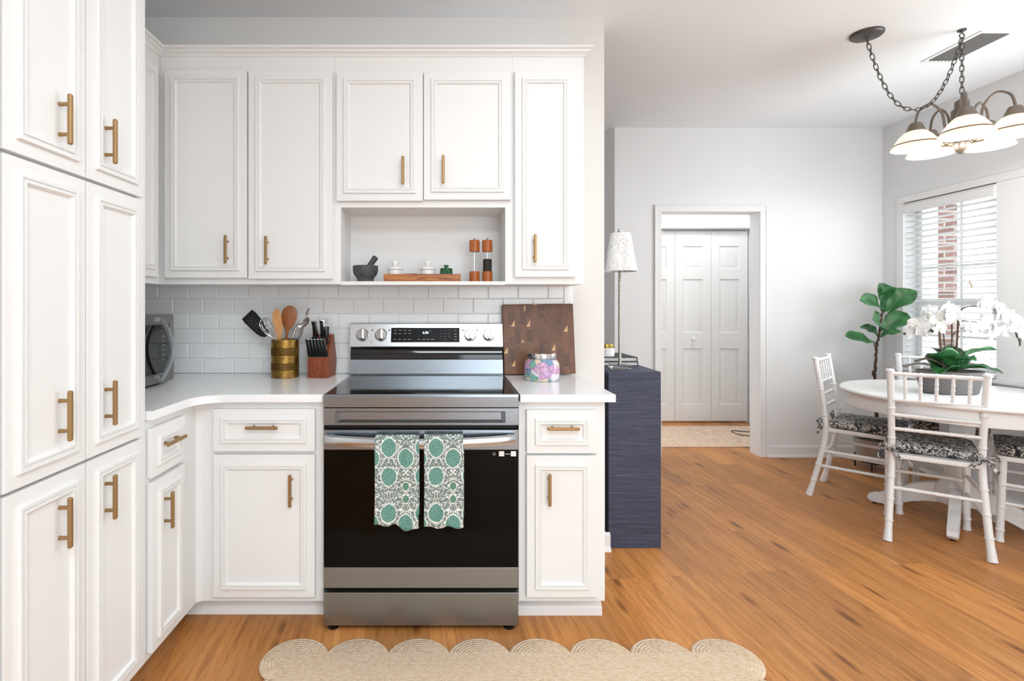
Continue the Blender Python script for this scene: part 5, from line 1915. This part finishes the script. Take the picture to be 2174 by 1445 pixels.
# ------------------------------------------------------------------ ceiling vent
t = thing('ceiling_vent', 'grey louvred air vent in the ceiling behind the lamp chain', 'vent', (2.975, 2.975, CEIL))
fx0, fx1, fy0, fy1 = 2.880, 3.075, 2.795, 3.155
b = MB()
for a in ((fx0, fx0 + .022, fy0, fy1), (fx1 - .022, fx1, fy0, fy1), (fx0 + .022, fx1 - .022, fy0, fy0 + .022), (fx0 + .022, fx1 - .022, fy1 - .022, fy1)):
    b.box(*a, CEIL - 0.006, CEIL - 0.0005, 0.001)
part('frame', b, M['trim'], t)
part('duct_opening', MB().box(fx0 + .022, fx1 - .022, fy0 + .022, fy1 - .022, CEIL - 0.0015, CEIL - 0.0005), plain('duct', '#2a2a2a', 0.8), t, 'dark duct opening')
for i in range(7):
    x = fx0 + 0.030 + i * 0.0225
    part('louvre', MB().add([(x, fy0 + .022, CEIL - .002), (x, fy1 - .022, CEIL - .002), (x + .010, fy1 - .022, CEIL - .009), (x + .010, fy0 + .022, CEIL - .009),
                            (x + .0015, fy0 + .022, CEIL - .0015), (x + .0015, fy1 - .022, CEIL - .0015), (x + .0115, fy1 - .022, CEIL - .0085), (x + .0115, fy0 + .022, CEIL - .0085)],
                           [(0, 1, 2, 3), (4, 5, 6, 7), (0, 1, 5, 4), (2, 3, 7, 6), (1, 2, 6, 5), (0, 3, 7, 4)]), plain('vent_louvre', '#7d7d7d', 0.5) if i == 0 else bpy.data.materials['vent_louvre'], t)

# ------------------------------------------------------------------ swag chandelier
HX, HY = 2.770, 2.790
M['pewter'] = plain('brushed_pewter', '#857a70', 0.45, 0.75, bump=(120, 0.2))
M['pewter_dark'] = plain('dark_pewter', '#5e5a57', 0.45, 0.7)
ch = thing('chandelier', 'five-arm pewter swag chandelier with lit white glass shades', 'chandelier', (HX, HY, CEIL))
cx0, cy0 = 2.290, 2.830
part('canopy', MB().lathe([(0, 0), (0.078, 0), (0.078, -0.008), (0.070, -0.016), (0.030, -0.022), (0.010, -0.030), (0, -0.030)], 40, T(cx0, cy0, CEIL)), M['pewter_dark'], ch)
b = MB()
b.lathe([(0, 0), (0.020, 0), (0.018, -0.008), (0.005, -0.012), (0.005, -0.020), (0, -0.020)], 20, T(HX, HY, CEIL))
b.tube([(HX + 0.013 * math.sin(a), HY, CEIL - 0.032 - 0.013 * math.cos(a)) for a in [2 * PI * i / 20 for i in range(20)]], 0.0028, 8, closed=True)
part('hook', b, M['pewter_dark'], ch)


def chain(pts, link=0.036, w=0.0085, r=0.0024):
    b = MB()
    L = [0.0]
    for a, c_ in zip(pts, pts[1:]): L.append(L[-1] + (c_ - a).length)
    n = max(2, int(L[-1] / (link * 0.80)))

    def at(s):
        for i in range(len(pts) - 1):
            if s <= L[i + 1]: return pts[i].lerp(pts[i + 1], (s - L[i]) / (L[i + 1] - L[i])), (pts[i + 1] - pts[i]).normalized()
        return pts[-1], (pts[-1] - pts[-2]).normalized()
    for k in range(n):
        p, d = at(L[-1] * (k + 0.5) / n)
        o = d.orthogonal().normalized()
        side = Vector((0, 1, 0)) if abs(d.y) < 0.8 else Vector((1, 0, 0))
        side = (side - d * side.dot(d)).normalized()
        if k % 2: side = d.cross(side)
        ang = math.radians(25)
        side = Matrix.Rotation(ang, 3, d) @ side
        h = link / 2 - w
        lp = []
        for i in range(20):
            a = 2 * PI * i / 20
            cxx = math.cos(a) * w; sy = math.sin(a) * w
            lp.append(p + side * cxx + d * (sy + (h if sy > 0 else -h)))
        b.tube(lp, r, 6, closed=True)
    return b


sw = []
for i in range(41):
    q = i / 40
    x = cx0 + (HX - cx0) * q
    y = cy0 + (HY - cy0) * q
    zt = (CEIL - 0.03) * (1 - q) + (CEIL - 0.045) * q
    sw.append(Vector((x, y, zt - 0.385 * (1 - abs(2 * q - 1.0) ** 2.3))))
part('swag_chain', chain(sw), M['pewter_dark'], ch)
part('drop_chain', chain([Vector((HX, HY, CEIL - 0.045)), Vector((HX, HY, 2.372))]), M['pewter_dark'], ch)
part('cord', MB().tube([Vector((HX + 0.004, HY, CEIL - 0.05)), Vector((HX + 0.004, HY, 2.36))], 0.0022, 6), plain('clear_cord', '#c9c4bd', 0.3), ch)
b = MB()
b.lathe([(0, 2.372), (0.014, 2.370), (0.030, 2.358), (0.032, 2.318), (0.044, 2.312), (0.046, 2.262), (0.028, 2.245), (0.020, 2.20), (0.024, 2.150), (0.036, 2.135), (0.036, 2.105), (0.026, 2.088), (0.012, 2.078), (0, 2.074)], 28, T(HX, HY, 0))
part('column', b, M['pewter'], ch)
mm = NT('lit_opal_glass')
geo = mm.n('SeparateXYZ', Vector=mm.coord())
mm.p(Base_Color=(0.55, 0.50, 0.44, 1), Roughness=0.25)
mm.b.inputs['Emission Color'].default_value = (1.0, 0.86, 0.68, 1)
mm.b.inputs['Emission Strength'].default_value = 0.22
tr_ = mm.n('BsdfTranslucent', Color=(1.0, 0.93, 0.82, 1))
mxs = mm.n('MixShader', i0=0.35, i1=mm.b.outputs[0], i2=tr_.outputs[0])
mm.t.links.new(mxs.outputs[0], mm.t.nodes['Material Output'].inputs[0])
M['opal'] = mm.mat
M['band'] = plain('shade_band', '#8a6a4c', 0.5)
mm = NT('lit_bulb')
mm.b.inputs['Emission Color'].default_value = (1.0, 0.88, 0.70, 1)
mm.b.inputs['Emission Strength'].default_value = 6.0
M['bulb'] = mm.mat
RA = 0.197
for k, deg in enumerate((14, 86, 158, 230, 302)):
    a = math.radians(deg)
    d = Vector((math.cos(a), math.sin(a), 0))
    c0 = Vector((HX, HY, 0))
    sx_, sy_ = HX + RA * d.x, HY + RA * d.y

    def at(r, z): return (HX + d.x * r, HY + d.y * r, z)
    b = MB()
    b.tube(spline([at(0.018, 2.17), at(0.050, 2.180), at(0.070, 2.225), at(0.085, 2.310), at(0.130, 2.362), at(0.180, 2.335), at(RA, 2.275), at(RA, 2.250)], 7), 0.0062, 8)
    arm = part('arm', b, M['pewter'], ch)
    b = MB()
    sc = []
    for i in range(26):
        q = i / 25
        rr = 0.028 * (1 - 0.75 * q)
        t_ = q * 3.3 * PI
        sc.append(at(0.092 + rr * math.cos(t_ + 2.4), 2.175 + rr * math.sin(t_ + 2.4)))
    b.tube(sc, 0.0032, 6)
    part('scroll', b, M['pewter'], arm)
    part('fitter', MB().lathe([(0, 2.268), (0.024, 2.266), (0.030, 2.256), (0.044, 2.222), (0.042, 2.219), (0, 2.222)], 28, T(sx_, sy_, 0)), M['pewter'], ch)
    prof = [(0.036, 2.222), (0.050, 2.214), (0.073, 2.190), (0.091, 2.162), (0.104, 2.137), (0.110, 2.126)]
    inner = [(r - 0.004, z - 0.001) for r, z in reversed(prof)]
    sh = part('shade', MB().lathe(prof + inner + [prof[0]], 48, T(sx_, sy_, 0)), M['opal'], ch, 'lit white glass shade')
    part('shade_band', MB().lathe([(0.0980, 2.1505), (0.1005, 2.1435), (0.1015, 2.1440), (0.0990, 2.1510), (0.0980, 2.1505)], 48, T(sx_, sy_, 0)), M['band'], sh, 'thin brown painted band')
    part('bulb', MB().ball((sx_, sy_, 2.170), (0.022, 0.022, 0.030), 10), M['bulb'], ch)
    ld = bpy.data.lights.new('chandelier_bulb', 'POINT')
    ld.energy = 2.2; ld.color = (1, 0.97, 0.92); ld.shadow_soft_size = 0.03
    lo = bpy.data.objects.new('chandelier_bulb', ld)
    scene.collection.objects.link(lo)
    lo.location = (sx_, sy_, 2.120)
